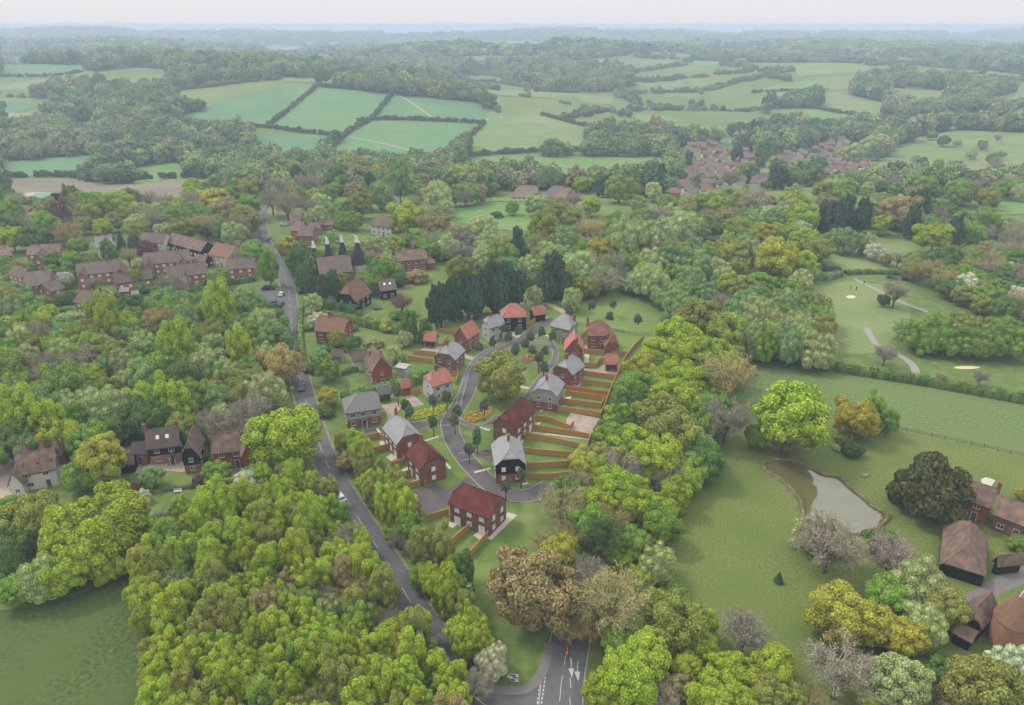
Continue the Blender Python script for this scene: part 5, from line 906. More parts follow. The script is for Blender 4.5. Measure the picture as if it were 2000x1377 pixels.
# ------------------------------------------------------------------ distant woodland
FARC = [(112, 128, 82), (98, 118, 72), (122, 126, 88), (116, 134, 84), (88, 110, 68), (130, 128, 98), (128, 140, 82), (104, 124, 86), (80, 100, 68)]
STUFF = []                                              # (x, y, z, scale, rot, proto index, colour)
PIDX = {}; PLIST = []
for k_ in 'ouwnkfsyFM':
    for j_ in range(len(PROTO[k_])): PIDX[(k_, j_)] = len(PLIST); PLIST.append(PROTO[k_][j_])
_keep = np.array(KEEP)
def farwood():
    r = np.random.default_rng(5); y = 470.0; sd = []; yy = 950.0                 # seeds of a patchwork of woods and fields beyond the traced ones
    while yy < 8200:
        st = 120 + yy * .075
        for xx in np.arange(-.85 * yy - 200, .85 * yy + 200, st): sd.append((xx + r.normal() * st * .3, yy + r.normal() * st * .25))
        yy += st * .8
    sd = np.array(sd); isf = r.random(len(sd)) < .54
    while y < 6700:
        s = 7.6 + y * .0058; hw = .78 * y + 120; n = int(2 * hw / s); xs = np.linspace(-hw, hw, n) + r.normal(size=n) * s * .3; ys = y + r.normal(size=n) * s * .3
        R = s * r.uniform(.46, .8, n); big = y > 1900
        zz = hz(xs, ys); R = R * (1.5 if big else 1.0); px, py = proj(xs, ys, zz + (R * .55 if big else R * .95)); gx, gy = proj(xs, ys, zz); ok = (px > -60) & (px < 2060) & (py < 362)
        if big: ok &= (r.random(n) < .56)
        if y > 900:
            near = sd[np.abs(sd[:, 1] - y) < 500 + y * .12]; nf = isf[np.abs(sd[:, 1] - y) < 500 + y * .12]
            wx = xs + 35 * np.sin(ys / 90) ; wy = ys + 35 * np.sin(xs / 110)
            d = np.hypot(wx[:, None] - near[None, :, 0], (wy[:, None] - near[None, :, 1]) * 1.0); o = np.argsort(d, 1)[:, :2]; d1 = np.take_along_axis(d, o, 1)
            inf = nf[o[:, 0]] & ((d1[:, 1] - d1[:, 0]) > s * 1.15); edge = nf[o[:, 0]] & ~inf
            ok &= ~inf; R = np.where(edge, R * .6, R); ok &= ~edge | (r.random(n) < .75)
        for poly in FARPOLY:
            ok &= ~inpoly(px, py, poly); ok &= ~inpoly(gx, gy, poly)
        hue = np.sin(xs / 210 + ys / 160) + np.sin(xs / 95 - ys / 240 + 2)       # broad bands of hue across the woods, single trees differ
        for i in np.nonzero(ok)[0]:
            if y < 1100 and (_near(xs[i], ys[i], R[i] * .9) or ((_keep[:, 0] - xs[i]) ** 2 + (_keep[:, 1] - ys[i]) ** 2 < (_keep[:, 2] + R[i] * .7) ** 2).any() or (inpoly(np.array([px[i]]), np.array([py[i]]), [(1325, 385), (1325, 285), (1400, 270), (1500, 285), (1600, 275), (1700, 258), (1710, 345), (1520, 384)])[0] and r.random() < .95)): continue
            ci = int(np.clip(round(4 + hue[i] * 1.6 + r.normal() * 1.9), 0, 8)); c = FARC[ci]
            k = 'M' if big else ('F' if r.random() < .8 else ('w' if r.random() < .5 else 'n')); v = int(r.integers(len(PROTO[k]))); j = r.uniform(.8, 1.25)
            if y > 900 and edge[i]:                     # hedgerow: a run of small bushes instead of one crown
                ex, ey = near[o[i, 1]] - near[o[i, 0]]; en = math.hypot(ex, ey) + 1e-6; tx, ty = -ey / en, ex / en
                for q_ in np.linspace(-.6, .6, 5): a_, b_ = xs[i] + tx * q_ * s, ys[i] + ty * q_ * s; STUFF.append((a_, b_, hzs(a_, b_) - .3, R[i] * r.uniform(.3, .75), r.uniform(0, 6.28), PIDX[('F', int(r.integers(8)))], tuple(q * j * .9 for q in lin(c, KF)[:3])))
                continue
            STUFF.append((xs[i], ys[i], zz[i] - .3, R[i], r.uniform(0, 6.28), PIDX[(k, v)], tuple(q * j for q in lin(c, KF)[:3])))
        y += s * .86
farwood()
def hedgepts(pts, s=1.6, R=(1.3, 2.2)):
    P = spline([G(*p) for p in pts], s)
    for p in P:
        if random.random() < .93: STUFF.append((p.x + random.gauss(0, .5), p.y + random.gauss(0, .5), hzs(p.x, p.y), random.uniform(*R), random.uniform(0, 6.28), PIDX[('F', random.randrange(8))], tuple(q * random.uniform(.8, 1.2) for q in lin((84, 98, 66), KF)[:3])))
for pts in ([(520, 249), (560, 220), (617, 172)], [(640, 300), (672, 267), (700, 248), (725, 234), (765, 187)], [(240, 238), (330, 240), (420, 246), (520, 250), (590, 259), (668, 267)], [(700, 238), (760, 234), (860, 237), (945, 242)], [(945, 242), (925, 262), (905, 280), (880, 306)], [(617, 169), (700, 176), (800, 186), (935, 200)], [(880, 310), (1000, 300), (1150, 296), (1290, 306)], [(1590, 212), (1640, 222), (1700, 228)], [(1470, 182), (1560, 178), (1600, 180)], [(880, 306), (870, 312), (640, 306)], [(0, 348), (120, 346), (220, 352), (400, 346)], [(1150, 250), (1060, 226)], [(0, 150), (90, 150), (160, 142)]):
    hedgepts(pts, 3.0, (1.8, 3.0))
# ------------------------------------------------------------------ put the trees up: the largest of each kind as things, the rest as one wood
def plant():
    by = {}
    for t in TREES: by.setdefault(KNAME[t['k']][0], []).append(t)
    keep_ = []
    for nm, lst in by.items():
        lst.sort(key=lambda t: -t['rp']); keep_ += lst[:300]
        for t in lst[300:]: STUFF.append((t['x'], t['y'], t['z'], t['R'], t['rz'], PIDX[(t['k'], t['v'])], lin(PAL[t['c']], KF)[:3]))
    grp = {}
    for t in sorted(keep_, key=lambda t: t['px']): grp.setdefault((t['c'], t['k'], t['place']), []).append(t)
    g2 = {}
    for (c, k, place), lst in grp.items():              # large groups are told apart by rows
        if len(lst) <= 34: g2[(c, k, place)] = lst; continue
        nb = min(4, -(-len(lst) // 30)); rows = {2: ['back rows', 'front rows'], 3: ['back rows', 'middle rows', 'front rows'], 4: ['back rows', 'upper middle rows', 'lower middle rows', 'front rows']}[nb]; L_ = sorted(lst, key=lambda t: t['py'])
        for b in range(nb): g2[(c, k, place + ' ' + rows[b])] = sorted(L_[b * len(L_) // nb:(b + 1) * len(L_) // nb], key=lambda t: t['px'])
    grp = g2
    for (c, k, place), lst in grp.items():
        nm, word = KNAME[k]; base = CWORD[c] + ' ' + word + ' ' + place
        for i, t in enumerate(lst):
            lb = base if len(lst) == 1 else base + ', ' + (nth(i) + ' from left' if i else 'leftmost')
            cm, tm, zc = PROTO[k][t['v']]; z = t['z']; j = random.uniform(.88, 1.12); col = [min(1, q * j * random.uniform(.94, 1.06)) for q in lin(PAL[c], KF)[:3]] + [1]
            q_ = random.uniform(.9, 1.1); s = (t['R'] * q_, t['R'] / q_, t['R'] * t['hs'])
            o = empty(nm, (t['x'], t['y'], z), t['rz']); o.scale = s
            tag(o, lb, 'shrub' if k == 's' else 'tree', word + 's ' + t['place'])
            cr = newobj('crown', cm, o); cr.color = col
            if t['rp'] > 9: newobj('trunk', tm, o)
plant()
def woodland():
    col = bpy.data.collections.new('wood_shapes')
    for i, (cm, tm, zc) in enumerate(PLIST):
        m2 = cm.copy(); nm = m2.materials[0].name; m2.materials[0] = TWIGI if nm.startswith('twig') else LEAFI
        o = bpy.data.objects.new('wood_shape_%02d' % i, m2); col.objects.link(o)
    A = STUFF; me = bpy.data.meshes.new('woodland'); me.from_pydata([(a[0], a[1], a[2]) for a in A], [], [])
    for nm, ty, ix in (('scl', 'FLOAT', 3), ('rot', 'FLOAT', 4), ('idx', 'INT', 5)):
        at = me.attributes.new(nm, ty, 'POINT'); at.data.foreach_set('value', np.array([a[ix] for a in A], np.int32 if ty == 'INT' else np.float32))
    at = me.attributes.new('tint', 'FLOAT_COLOR', 'POINT'); at.data.foreach_set('color', np.array([(*a[6], 1) for a in A], np.float32).ravel())
    o = kind(newobj('woodland', me), 'stuff'); o['label'] = 'distant mixed woodland and hedgerows covering the hills'
    g = bpy.data.node_groups.new('wood', 'GeometryNodeTree'); g.interface.new_socket('Geometry', in_out='INPUT', socket_type='NodeSocketGeometry'); g.interface.new_socket('Geometry', in_out='OUTPUT', socket_type='NodeSocketGeometry')
    N = g.nodes; gi = N.new('NodeGroupInput'); go = N.new('NodeGroupOutput'); ip = N.new('GeometryNodeInstanceOnPoints'); ci = N.new('GeometryNodeCollectionInfo'); mp = N.new('GeometryNodeMeshToPoints')
    ci.inputs['Collection'].default_value = col; ci.inputs['Separate Children'].default_value = True; ci.inputs['Reset Children'].default_value = True; ip.inputs['Pick Instance'].default_value = True
    def attr(nm, ty): a = N.new('GeometryNodeInputNamedAttribute'); a.data_type = ty; a.inputs['Name'].default_value = nm; return a.outputs['Attribute']
    cx = N.new('ShaderNodeCombineXYZ'); g.links.new(attr('rot', 'FLOAT'), cx.inputs['Z']); er = N.new('FunctionNodeEulerToRotation'); g.links.new(cx.outputs[0], er.inputs[0])
    L = g.links.new; L(gi.outputs[0], mp.inputs[0]); L(mp.outputs[0], ip.inputs['Points']); L(ci.outputs[0], ip.inputs['Instance']); L(attr('idx', 'INT'), ip.inputs['Instance Index']); L(er.outputs[0], ip.inputs['Rotation']); L(attr('scl', 'FLOAT'), ip.inputs['Scale']); L(ip.outputs[0], go.inputs[0])
    m = o.modifiers.new('wood', 'NODES'); m.node_group = g
woodland()
# ------------------------------------------------------------------ hedges, reeds, flower beds
def leafbed(name, P, w, h, n, c, label, cat, size=.14, base=0.0, r=rng, topflat=True):
    """a clipped or loose hedge along the line P"""
    P = spline(P, .8); d = np.array([p[:] for p in P]); seg = np.linalg.norm(np.diff(d[:, :2], axis=0), axis=1); cum = np.concatenate([[0], np.cumsum(seg)]); L = cum[-1]; n = int(n * L)
    s = r.uniform(0, L, n); i = np.clip(np.searchsorted(cum, s) - 1, 0, len(seg) - 1); f = ((s - cum[i]) / seg[i])[:, None]; c0 = d[i] * (1 - f) + d[i + 1] * f; t = unit(d[i + 1] - d[i]); nr = np.stack([-t[:, 1], t[:, 0], np.zeros(n)], 1)
    a = r.uniform(0, math.pi, n); wob = 1 + .16 * np.sin(s * 1.3) + .1 * np.sin(s * 3.7 + 1); e = 2.6
    ca, sa = np.cos(a), np.sin(a); sq = (np.abs(ca) ** e + np.abs(sa) ** e) ** (-1 / e); off = (ca * sq) * w / 2 * wob; z = (sa * sq) * h * wob
    p = c0 + nr * off[:, None]; p[:, 2] = hz(p[:, 0], p[:, 1]) + base + z + r.normal(size=n) * .04
    nn = unit(nr * (ca * sq)[:, None] + np.array([0, 0, 1]) * (sa * sq)[:, None] + r.normal(size=(n, 3)) * .45)
    q = cards(p, nn, size * r.uniform(.7, 1.3, n), size * r.uniform(.7, 1.3, n), None, r)
    org = np.array([d[0][0], d[0][1], hzs(d[0][0], d[0][1])])
    Nn = np.array([x[:] for x in normals([Vector((*x[:2], 0)) for x in d])]); cv = []; prof = [(-.46, 0), (-.44, .8), (-.25, .93), (.25, .93), (.44, .8), (.46, 0)]
    for j in range(len(d)):
        for u, v in prof: b = d[j] + Nn[j] * u * w; cv.append((b[0], b[1], hzs(b[0], b[1]) + base + v * h))
    k = len(prof); cf = np.array([(j * k + m_, j * k + m_ + 1, (j + 1) * k + m_ + 1, (j + 1) * k + m_) for j in range(len(d) - 1) for m_ in range(k - 1)] )
    me = np_mesh(name, [(q[0] - org, q[1]), (np.array(cv) - org, cf)], [], [LEAF], r=r)
    o = newobj(name, me); o.location = org; o.color = (*lin(c, KF)[:3], 1); return tag(o, label, cat)
def HG(px, w, h, c, label, n=26, size=.16): return leafbed('hedge', [G(*p) for p in px], w, h, n * (w + 2 * h) / 4, c, label, 'hedge', size)
HG([(1446, 698), (1520, 706), (1600, 719), (1700, 735), (1790, 749), (1870, 763), (2000, 787), (2060, 797)], 2.8, 2.7, (74, 92, 46), 'long field hedge between the golf course and the green field')
HG([(668, 785), (710, 776), (760, 762), (800, 752), (832, 742)], 3.0, 3.0, (84, 108, 50), 'long clipped hedge behind the grey carport')
HG([(628, 622), (660, 626), (700, 634), (740, 642), (800, 654)], 3.4, 3.4, (86, 102, 50), 'tall hedge behind the red-tiled cottage')
HG([(628, 602), (672, 606), (700, 615)], 3.6, 3.6, (58, 84, 48), 'dark hedge in front of the converted barn')
HG([(1578, 546), (1610, 546), (1640, 538)], 4.0, 2.6, (84, 104, 66), 'pale clipped hedge beside the green')
HG([(1604, 528), (1622, 530), (1640, 534)], 3.0, 2.6, (50, 66, 44), 'short dark hedge behind the pale clipped hedge')
HG([(1650, 536), (1700, 534), (1760, 537)], 3.0, 1.8, (72, 92, 54), 'hedge crossing the fairway by the cart path')
HG([(1735, 546), (1768, 546)], 3.0, 1.6, (74, 94, 56), 'small hedge in front of the fairway hedge')
HG([(590, 590), (586, 630), (590, 690), (600, 730)], 2.0, 1.4, (92, 112, 56), 'roadside hedge along the right of the main road')
HG([(300, 545), (360, 552), (440, 556), (500, 548)], 2.4, 2.2, (66, 92, 48), 'dark hedge above the forecourt')
HG([(830, 512), (870, 508), (900, 502)], 2.4, 2.4, (52, 76, 46), 'dark hedge behind the country house lawn')
HG([(655, 735), (700, 722), (718, 716)], 2.0, 1.6, (76, 104, 46), 'low hedge in the garden of the tile-hung house')
HG([(282, 965), (330, 958), (380, 952)], 1.0, 1.0, (92, 98, 60), 'low hedge along the paddock of the barn house')
HG([(540, 480), (556, 505), (575, 540), (588, 575)], 2.2, 1.6, (84, 104, 54), 'hedge along the far right bend of the road')
HG([(230, 558), (270, 562)], 1.8, 1.5, (78, 106, 44), 'bright garden hedge in front of the low terrace')
HG([(400, 905), (402, 880), (400, 862)], 1.6, 1.8, (82, 108, 48), 'clipped hedge beside the tall gabled wing')
_pb = [(p.x, p.y, 0) for p in _pp]
leafbed('reeds', [Vector(p) + Vector((0, 0, 0)) for p in _pb], 0.7, .5, 60, (112, 108, 76), 'ring of dry reeds and rushes round the pond', 'reeds', .11, .12)
def bed(label, px, c, c2):
    pts = [G(*p) for p in px]; xs = [p.x for p in pts]; ys = [p.y for p in pts]; P = []; pl = [(p.x, p.y) for p in pts]
    while len(P) < 900:
        x = rng.uniform(min(xs), max(xs)); y = rng.uniform(min(ys), max(ys))
        if inpoly(np.array([x]), np.array([y]), pl)[0]: P.append((x, y, .12 + .35 * rng.random()))
    P = np.array(P); o_ = np.array([P[:, 0].mean(), P[:, 1].mean(), 0]); P -= o_; t = tag(empty('flower_bed', o_), label, 'flower bed', 'estate flower beds')
    for nm, sel, cc in (('foliage', slice(0, 560), c), ('blossoms', slice(560, 900), c2)):
        p = P[sel].copy(); p[:, 2] += .06 if nm == 'blossoms' else 0
        q = newobj(nm, np_mesh(nm, [cards(p, unit(rng.normal(size=p.shape) * .5 + [0, 0, 1]), .14, .14)], [], [LEAF]), t); q.color = (*lin(cc, KF)[:3], 1); q['kind'] = 'stuff'
bed('yellow-green flower bed in front of the pale boarded house', [(800, 812), (815, 804), (850, 798), (876, 788), (872, 800), (850, 812), (820, 820), (803, 821)], (128, 136, 40), (196, 180, 60))
bed('orange flower bed beside the path left of the maroon terrace', [(906, 812), (930, 802), (962, 796), (964, 806), (945, 820), (920, 828), (906, 822)], (120, 124, 56), (214, 142, 76))
bed('orange flower bed on the green at the far end of the estate', [(1016, 702), (1030, 692), (1050, 692), (1052, 702), (1036, 708)], (104, 118, 52), (204, 140, 84))
# ------------------------------------------------------------------ fences
FENCE = mat('fence_wood', (210, 164, 102), (180, 136, 82), 3, k=.8); FENCER = mat('fence_wood_red', (222, 146, 92), (204, 128, 78), 3, k=.8); RAILW = mat('rail_wood', (122, 116, 92), (104, 100, 80), 3)
_bl = []
for i in range(8): _bl.append((i / 8, -.02 - .06 * (i % 2), .06, (i + .95) / 8, .02 - .06 * (i % 2), 1.66 + .02 * (i % 3)))
_panel = {m: boxes('panel', _bl + [(0, -.1, 1.71, 1, .07, 1.79), (0, .021, .4, 1, .06, .5), (0, .021, 1.3, 1, .06, 1.4)], m) for m in (FENCE, FENCER)}; _post = boxes('post', [(-.06, -.06, -.1, .06, .06, 1.82)], FENCE)
def fence(px, label, m=FENCE, grp='timber garden fences'):
    pts = [G(*p) for p in px]; o = tag(empty('fence', pts[0]), label, 'fence', grp)
    for a, b in zip(pts[:-1], pts[1:]):
        d = b - a; n = max(1, round(d.length / 1.83)); rz = math.atan2(d.y, d.x)
        for i in range(n):
            p = a + d * (i / n) - pts[0]; q = newobj('panel', _panel[m], o); q.location = p; q.rotation_euler = (0, 0, rz); q.scale = (d.length / n, 1, 1); s = newobj('post', _post, o); s.location = p; s.rotation_euler = (0, 0, rz)
    s = newobj('post', _post, o); s.location = pts[-1] - pts[0]
for px, lb in [([(1024, 885), (1070, 890), (1117, 893)], 'upper garden fence right of the black half-hipped house'), ([(1030, 915), (1116, 911)], 'middle garden fence right of the black half-hipped house'), ([(1032, 936), (1075, 936), (1118, 932)], 'lowest garden fence right of the black half-hipped house'),
 ([(1020, 853.5), (1075, 864), (1130, 876)], 'lower of the long fences behind the maroon terrace'), ([(1032, 837.5), (1090, 847), (1150, 857.5)], 'upper of the long fences behind the maroon terrace'), ([(1046, 821.5), (1072, 824), (1098, 835), (1112, 841), (1120, 832)], 'curved fence round the terrace garden by the parking court'),
 ([(1089, 802.5), (1173, 814.5)], 'fence above the pink parking court'), ([(1097.5, 788), (1174, 797), (1180, 786)], 'second fence above the pink parking court'), ([(1105, 772), (1185.5, 784)], 'lower fence of the close pair right of the pale gable'),
 ([(1122, 747), (1195, 757.5)], 'fence right of the farther grey-roofed brick house'), ([(1132, 732), (1201, 741.5)], 'fence below the open pink carport'), ([(1141.5, 690.5), (1225, 696)], 'fence behind the tall narrow pink-roofed house'), ([(1132, 717.5), (1164, 718.5), (1170, 708), (1180, 709)], 'stepped fence left of the open pink carport'),
 ([(1257.5, 662), (1238, 682), (1222, 702), (1206, 736), (1196, 758), (1188, 778), (1180, 800), (1172, 818)], 'long boundary fence along the right of the estate'), ([(1155, 852), (1149, 872)], 'short boundary fence below the pink parking court'), ([(1135, 662), (1147, 650)], 'short fence left of the large rose-roofed house'),
 ([(858, 649), (893, 656)], 'fence by the conifers left of the pink gable house'), ([(807, 692), (852, 696)], 'fence below the pink carport left of the estate'), ([(798, 704), (845, 709.5)], 'fence left of the brown brick house'), ([(866, 676), (874, 664)], 'short fence beside the left pink carport'), ([(797, 752), (818, 745)], 'fence behind the pale boarded house'), ([(882, 735), (896, 734), (891, 752)], 'angled fence at the corner of the pale boarded house'), ([(806, 770.5), (822, 767)], 'short fence beside the small pink garage'),
 ([(709, 862.5), (740, 855), (750, 862)], 'fence left of the grey-roofed red brick house'), ([(722, 887), (761, 877)], 'fence dividing the gardens by the road strip'), ([(764, 914), (791, 905), (783, 893)], 'angled fence between red brick and maroon-roofed house'), ([(780, 935), (808, 927)], 'short fence below the maroon-roofed house'), ([(790, 956), (826, 948), (832, 950)], 'fence along the dark car court'),
 ([(832, 1018), (876, 1006)], 'fence left of the near maroon house pair'), ([(874, 1071), (918, 1034)], 'dividing fence of the near maroon house pair gardens'), ([(919, 1088), (954, 1048)], 'right-hand fence of the near maroon house pair gardens'), ([(1032, 639), (1050, 626)], 'fence beside the black garage')]: fence(px, lb)
fence([(1105, 762.5), (1189, 774.5)], 'reddish upper fence of the close pair right of the pale gable', FENCER)
def railfence(px, label, st=2.6, h=1.2):
    P = [G(*p) for p in px]; o = tag(empty('rail_fence', P[0]), label, 'fence')
    for a, b in zip(P[:-1], P[1:]):
        d = b - a; n = max(1, round(d.length / st)); rz = math.atan2(d.y, d.x)
        for i in range(n): q = newobj('post', _rp, o); q.location = a + d * i / n - P[0]
        for z in (.5, 1.0): q = newobj('rail', _rr, o); q.location = a - P[0] + Vector((0, 0, z)); q.rotation_euler = (0, 0, rz); q.scale = (d.length, 1, 1)
_rp = boxes('post', [(-.06, -.06, 0, .06, .06, 1.25)], RAILW); _rr = boxes('rail', [(0, -.1, -.05, 1, -.061, .06)], RAILW)
railfence([(1132, 634), (1190, 645), (1256, 659)], 'post and rail fence along the mown paddock'); railfence([(1745, 838), (1870, 864), (2000, 892), (2060, 905)], 'post and rail fence between green field and meadow', 3.2)
# ------------------------------------------------------------------ vehicles
TYRE = mat('tyre', (30, 30, 32)); CGL = glass('car_glass', (34, 38, 44)); LAMP = mat('car_lamp', (220, 220, 215)); TAIL = mat('tail_lamp', (150, 30, 28))
def carbody():
    bm = bmesh.new(); pr = [(-2.1, .32), (2.05, .32), (2.12, .62), (1.95, .82), (1.05, .98), (-1.85, 1.0), (-2.12, .78)]
    def loft(pr, ws):
        v = [[bm.verts.new((x, s * w, z)) for (x, z), w in zip(pr, ws)] for s in (-1, 1)]; n = len(pr)
        bm.faces.new(v[0][::-1]); bm.faces.new(v[1])
        for i in range(n): bm.faces.new((v[0][i], v[0][(i + 1) % n], v[1][(i + 1) % n], v[1][i]))
    loft(pr, [.8, .8, .84, .86, .84, .84, .84]); bmesh.ops.recalc_face_normals(bm, faces=bm.faces[:]); bmesh.ops.bevel(bm, geom=bm.edges[:], offset=.05, segments=2, affect='EDGES'); me = bpy.data.meshes.new('body'); bm.to_mesh(me); bm.free()
    return me
_cb = carbody()
def frustum(name, x0, x1, z0, tx0, tx1, z1, w0, w1, m): return mesh(name, [(x0, -w0, z0), (x1, -w0, z0), (x1, w0, z0), (x0, w0, z0), (tx0, -w1, z1), (tx1, -w1, z1), (tx1, w1, z1), (tx0, w1, z1)], [(3, 2, 1, 0), (4, 5, 6, 7), (0, 1, 5, 4), (1, 2, 6, 5), (2, 3, 7, 6), (3, 0, 4, 7)], m)
_cg = frustum('glasshouse', -1.75, 1.0, .985, -1.35, .3, 1.42, .78, .64, CGL)
def _wheel():
    v, f = tube([(0, -.11, 0), (0, .11, 0)], [.33, .33], 12); return mesh('wheel', v, f, TYRE)
_cw = _wheel(); _cl = boxes('headlight', [(-.04, -.16, -.07, .04, .16, .07)], LAMP); _ct = boxes('tail_light', [(-.03, -.14, -.09, .03, .14, .09)], TAIL)
_rim_v = tube([(0, -.125, 0), (0, .125, 0)], [.2, .2], 10); _cr = mesh('rim', *_rim_v, KERB)
def car(px, py, yaw, c, label, s=1.0):
    g = G(px, py); m = mat('paint_%d_%d_%d' % c, c, c, 1, .3, spec=.5); o = tag(empty('car', (g.x, g.y, hzs(g.x, g.y) + .06), R2(yaw)), label, 'car', 'cars on and beside the road'); o.scale = (s, s, s)
    b = _cb.copy(); b.materials.append(m); newobj('body', b, o); newobj('glasshouse', _cg, o); newobj('roof', frustum('roof', -1.37, .32, 1.422, -1.25, .2, 1.47, .65, .58, m), o)
    for x in (-1.3, 1.32):
        for y in (-.76, .76): w = newobj('wheel', _cw, o); w.location = (x, y, .33); newobj('rim', _cr, w)
    for y in (-.6, .6): l = newobj('headlight', _cl, o); l.location = (2.07, y, .68); l = newobj('tail_light', _ct, o); l.location = (-2.11, y, .74)
car(590, 760, 103, (70, 78, 88), 'dark estate car driving on the main road past the wood', 1.15); car(664, 976, 125, (226, 228, 230), 'white car half hidden by trees on the main road', 1.05); car(524, 469, 92, (110, 112, 116), 'small grey car driving at the far bend of the road')
car(550, 577, 92, (232, 232, 232), 'white car parked farthest up the lay-by'); car(549, 597, 88, (74, 78, 86), 'dark grey car parked in the middle of the lay-by'); car(546, 617, 95, (190, 196, 204), 'silver car parked nearest in the lay-by'); car(533, 595, 180, (48, 78, 150), 'blue car parked beside the lay-by post'); car(486, 572, 150, (214, 210, 210), 'white car parked at the forecourt corner'); car(492, 576, 150, (176, 52, 50), 'red car parked at the forecourt corner', .9); car(524, 566, 10, (40, 44, 52), 'black pickup parked across the forecourt', 1.2)
car(838, 524, 60, (190, 48, 46), 'red car parked on the gravel drive of the country house'); car(36, 478, 5, (96, 98, 104), 'grey car parked on the village lane'); car(67, 477, 5, (226, 228, 230), 'white car parked on the village lane'); car(110, 563, 40, (48, 50, 56), 'left dark car beside the brown-roofed brick house'); car(118, 561, 40, (56, 58, 64), 'right dark car beside the brown-roofed brick house'); car(434, 468, 30, (226, 228, 230), 'white car parked below the trees near the lane end'); car(553, 441, 10, (224, 226, 230), 'white car parked by the roadside terrace'); car(456, 470, 30, (196, 198, 200), 'silver car parked near the lane end')
car(100, 416, 60, (64, 70, 96), 'dark blue car beside the small cream-roofed building'); car(17, 449, 10, (226, 228, 230), 'white car by the dark brown barn')
# ------------------------------------------------------------------ people on the green and on the side road
for px, py, rz, lb in ((1624, 601, .4, 'golfer in dark clothes alone on the left of the striped green'), (1661, 566, 1.2, 'golfer in dark clothes, left of the close pair behind the bunker'), (1672, 567, -1, 'golfer in dark clothes, right of the close pair behind the bunker'), (1687, 556, 2, 'golfer in dark clothes standing by the cart path')):
    g = G(px, py); figure('person', GOLFER, g, rz, lb, 'golfers on the green')
def bicycle(loc, rz, label):
    o = tag(empty('bicycle', loc, rz), label, 'bicycle', 'bicycles on the side road')
    for y in (-.5, .55):
        me = bpy.data.meshes.new('wheel'); pts = [(0, y + .34 * math.cos(a * math.pi / 8), .34 + .34 * math.sin(a * math.pi / 8)) for a in range(17)]; v, f = tube(pts, [.022] * 17, 5, False); newobj('wheel', mesh('wheel', v, f, TYRE), o)
    for nm, pts in (('frame', [(0, -.5, .34), (0, -.15, .85), (0, .42, .9), (0, .02, .34), (0, -.5, .34)]), ('fork', [(0, .55, .34), (0, .42, .9)]), ('handlebar', [(-.22, .52, .98), (0, .44, .95), (.22, .52, .98)])): v, f = tube(pts, [.025] * len(pts), 5); newobj(nm, mesh(nm, v, f, DARKC), o)
    newobj('saddle', boxes('saddle', [(-.07, -.3, .84, .07, -.04, .9)], DARKC), o)
for px, py, lb, lb2, hm in ((1110, 1262, 'farther cyclist in an orange jacket on the side road', 'farther bicycle on the side road under an orange-jacketed rider', DARKC), (1107, 1286, 'nearer cyclist in orange with a blue helmet on the side road', 'nearer bicycle on the side road under an orange-jacketed rider', HELM)):
    g = G(px, py); g.z = .062; bicycle(g, -.1, lb2); figure('person', RIDER[hm], g, -.1, lb, 'cyclists on the side road')
# ------------------------------------------------------------------ signs, posts, benches
def sign(px, py):
    g = G(px, py); o = tag(empty('information_board', g, R2(-8)), 'white information board with pictures at the road junction', 'sign')
    for x in (-.6, .6): q = newobj('post', boxes('post', [(-.05, -.05, 0, .05, .05, 2.1)], RAILW), o); q.location = (x, .08, 0)
    newobj('board', boxes('board', [(-.75, -.04, .5, .75, .0, 2.2)], FRAME), o)
    for nm, b, c in (('picture', (-.68, -.06, 1.7, .3, -.041, 2.1), (70, 60, 66)), ('picture', (-.2, -.06, 1.25, .68, -.041, 1.6), (176, 70, 72)), ('picture', (-.68, -.06, .62, .2, -.041, 1.05), (86, 120, 96))): newobj(nm, boxes(nm, [b], mat('print_%d' % c[0], c)), o)
sign(1004, 1335)
def pole(px, py, h, label, cat='pole', top=None):
    g = G(px, py); g.z = hzs(g.x, g.y); o = tag(empty('post' if h < 3 else 'utility_pole', g), label, cat); v, f = tube([(0, 0, 0), (0, 0, h)], [.1, .07], 7); newobj('shaft', mesh('shaft', v, f, RAILW), o); newobj('cap', boxes('cap', [(-.25, -.06, h, .25, .06, h + .18)] if top is None else [top], FRAME if top else RAILW), o)
pole(518, 618, 5, 'dark wooden pole at the lay-by end'); pole(540, 590, 5, 'dark wooden pole among the parked cars'); pole(526, 440, 6, 'pole beside the far right of the road'); pole(572, 768, 2.2, 'white roadside sign post opposite the dark estate car', 'sign', (-.35, -.04, 1.5, .35, .04, 2.3)); pole(547, 566, 2.4, 'white sign post at the forecourt entrance', 'sign', (-.35, -.04, 1.6, .35, .04, 2.4))
pole(994, 1340, 2.4, 'slim sign post left of the information board', 'sign', (-.25, -.04, 2.0, .25, .04, 2.4))
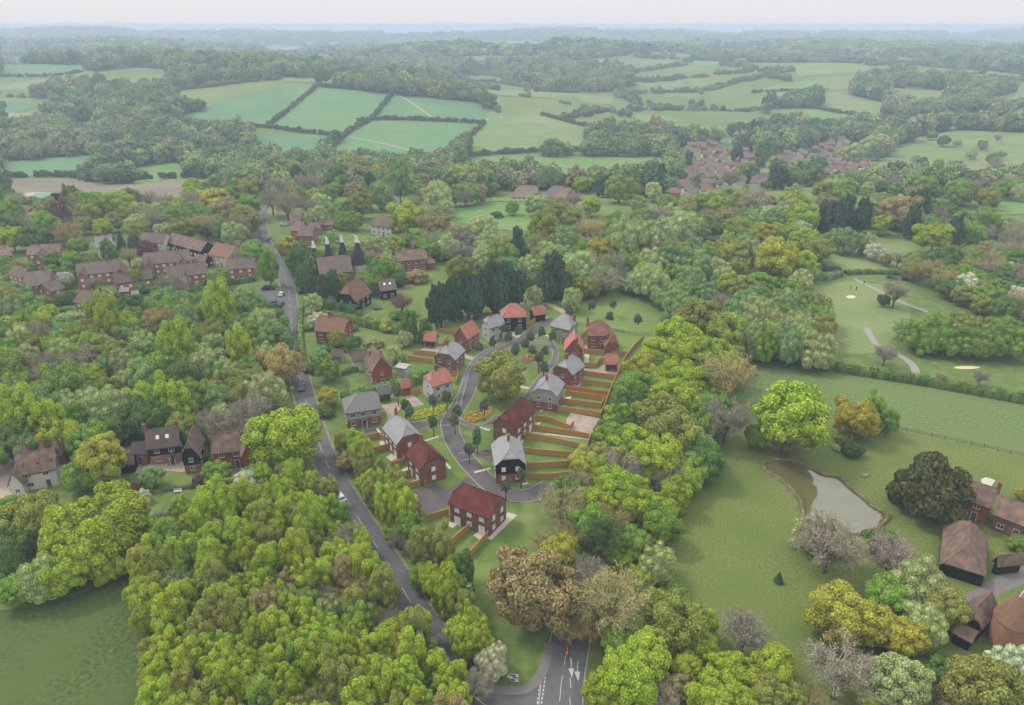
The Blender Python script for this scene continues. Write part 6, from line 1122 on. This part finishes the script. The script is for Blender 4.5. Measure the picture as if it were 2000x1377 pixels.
def bench(px, py, rz, m, label):
    g = G(px, py); o = tag(empty('bench', g, rz), label, 'bench')
    for i in range(3): q = newobj('seat_slat', boxes('seat_slat', [(-.9, -.25 + i * .17, .42, .9, -.11 + i * .17, .46)], m), o)
    for i in range(2): newobj('back_slat', boxes('back_slat', [(-.9, .27, .55 + i * .2, .9, .31, .7 + i * .2)], m), o)
    for x in (-.8, .8):
        for y in (-.2, .22): newobj('leg', boxes('leg', [(x - .05, y - .04, 0, x + .05, y + .04, .419)], m), o)
    for x in (-.8, .8): newobj('back_post', boxes('back_post', [(x - .05, .311, .1, x + .05, .36, .95)], m), o)
bench(348, 962, .2, FRAME, 'white bench on the lawn edge of the barn house'); bench(1922, 1018, -.3, TIMBER, 'wooden bench against the old farmhouse wall'); bench(1976, 1042, -.3, TIMBER, 'wooden bench on the grass right of the great barn'); bench(1690, 930, .5, mat('grey_stone', (190, 186, 180)), 'pale bench beside the pond'); 
def table(px, py, label, w=1.6, d=1.6, c=TIMBER):
    g = G(px, py); o = tag(empty('garden_table', g, .3), label, 'table')
    newobj('top', boxes('top', [(-w / 2, -d / 2, .7, w / 2, d / 2, .76)], c), o)
    for x in (-w / 2 + .1, w / 2 - .1):
        for y in (-d / 2 + .1, d / 2 - .1): newobj('leg', boxes('leg', [(x - .05, y - .05, 0, x + .05, y + .05, .699)], c), o)
table(306, 903, 'pale table in the paved courtyard', 2.4, 1.8, SLABM); table(338, 905, 'round dark seat set in the paved courtyard', 1.8, 1.8, DOORM); table(284, 906, 'dark low table in the paved courtyard', 1.8, 1.8, RAILW); table(1952, 1022, 'wooden picnic table beside the farmhouse door', 1.8, 1.4); table(737, 603, 'dark garden frame on the lawn of the converted barn', 3.0, 3.0, DOORM)  # the last is a small garden frame, stood in for by a table shape
# ------------------------------------------------------------------ haze
def haze():
    me = boxes('haze', [(-12600, -70, -95, 12600, 14500, 103)]); o = kind(newobj('haze', me), 'stuff'); o['label'] = 'pale spring haze lying over the whole country'
    m = bpy.data.materials.new('haze'); m.use_nodes = True; n = m.node_tree; n.nodes.clear(); out = n.nodes.new('ShaderNodeOutputMaterial'); pv = n.nodes.new('ShaderNodeVolumePrincipled')
    pv.inputs['Color'].default_value = (.69, .855, 1.0, 1); pv.inputs['Density'].default_value = 2.7e-4; pv.inputs['Anisotropy'].default_value = 0.0
    n.links.new(pv.outputs[0], out.inputs['Volume']); me.materials.append(m)
haze()
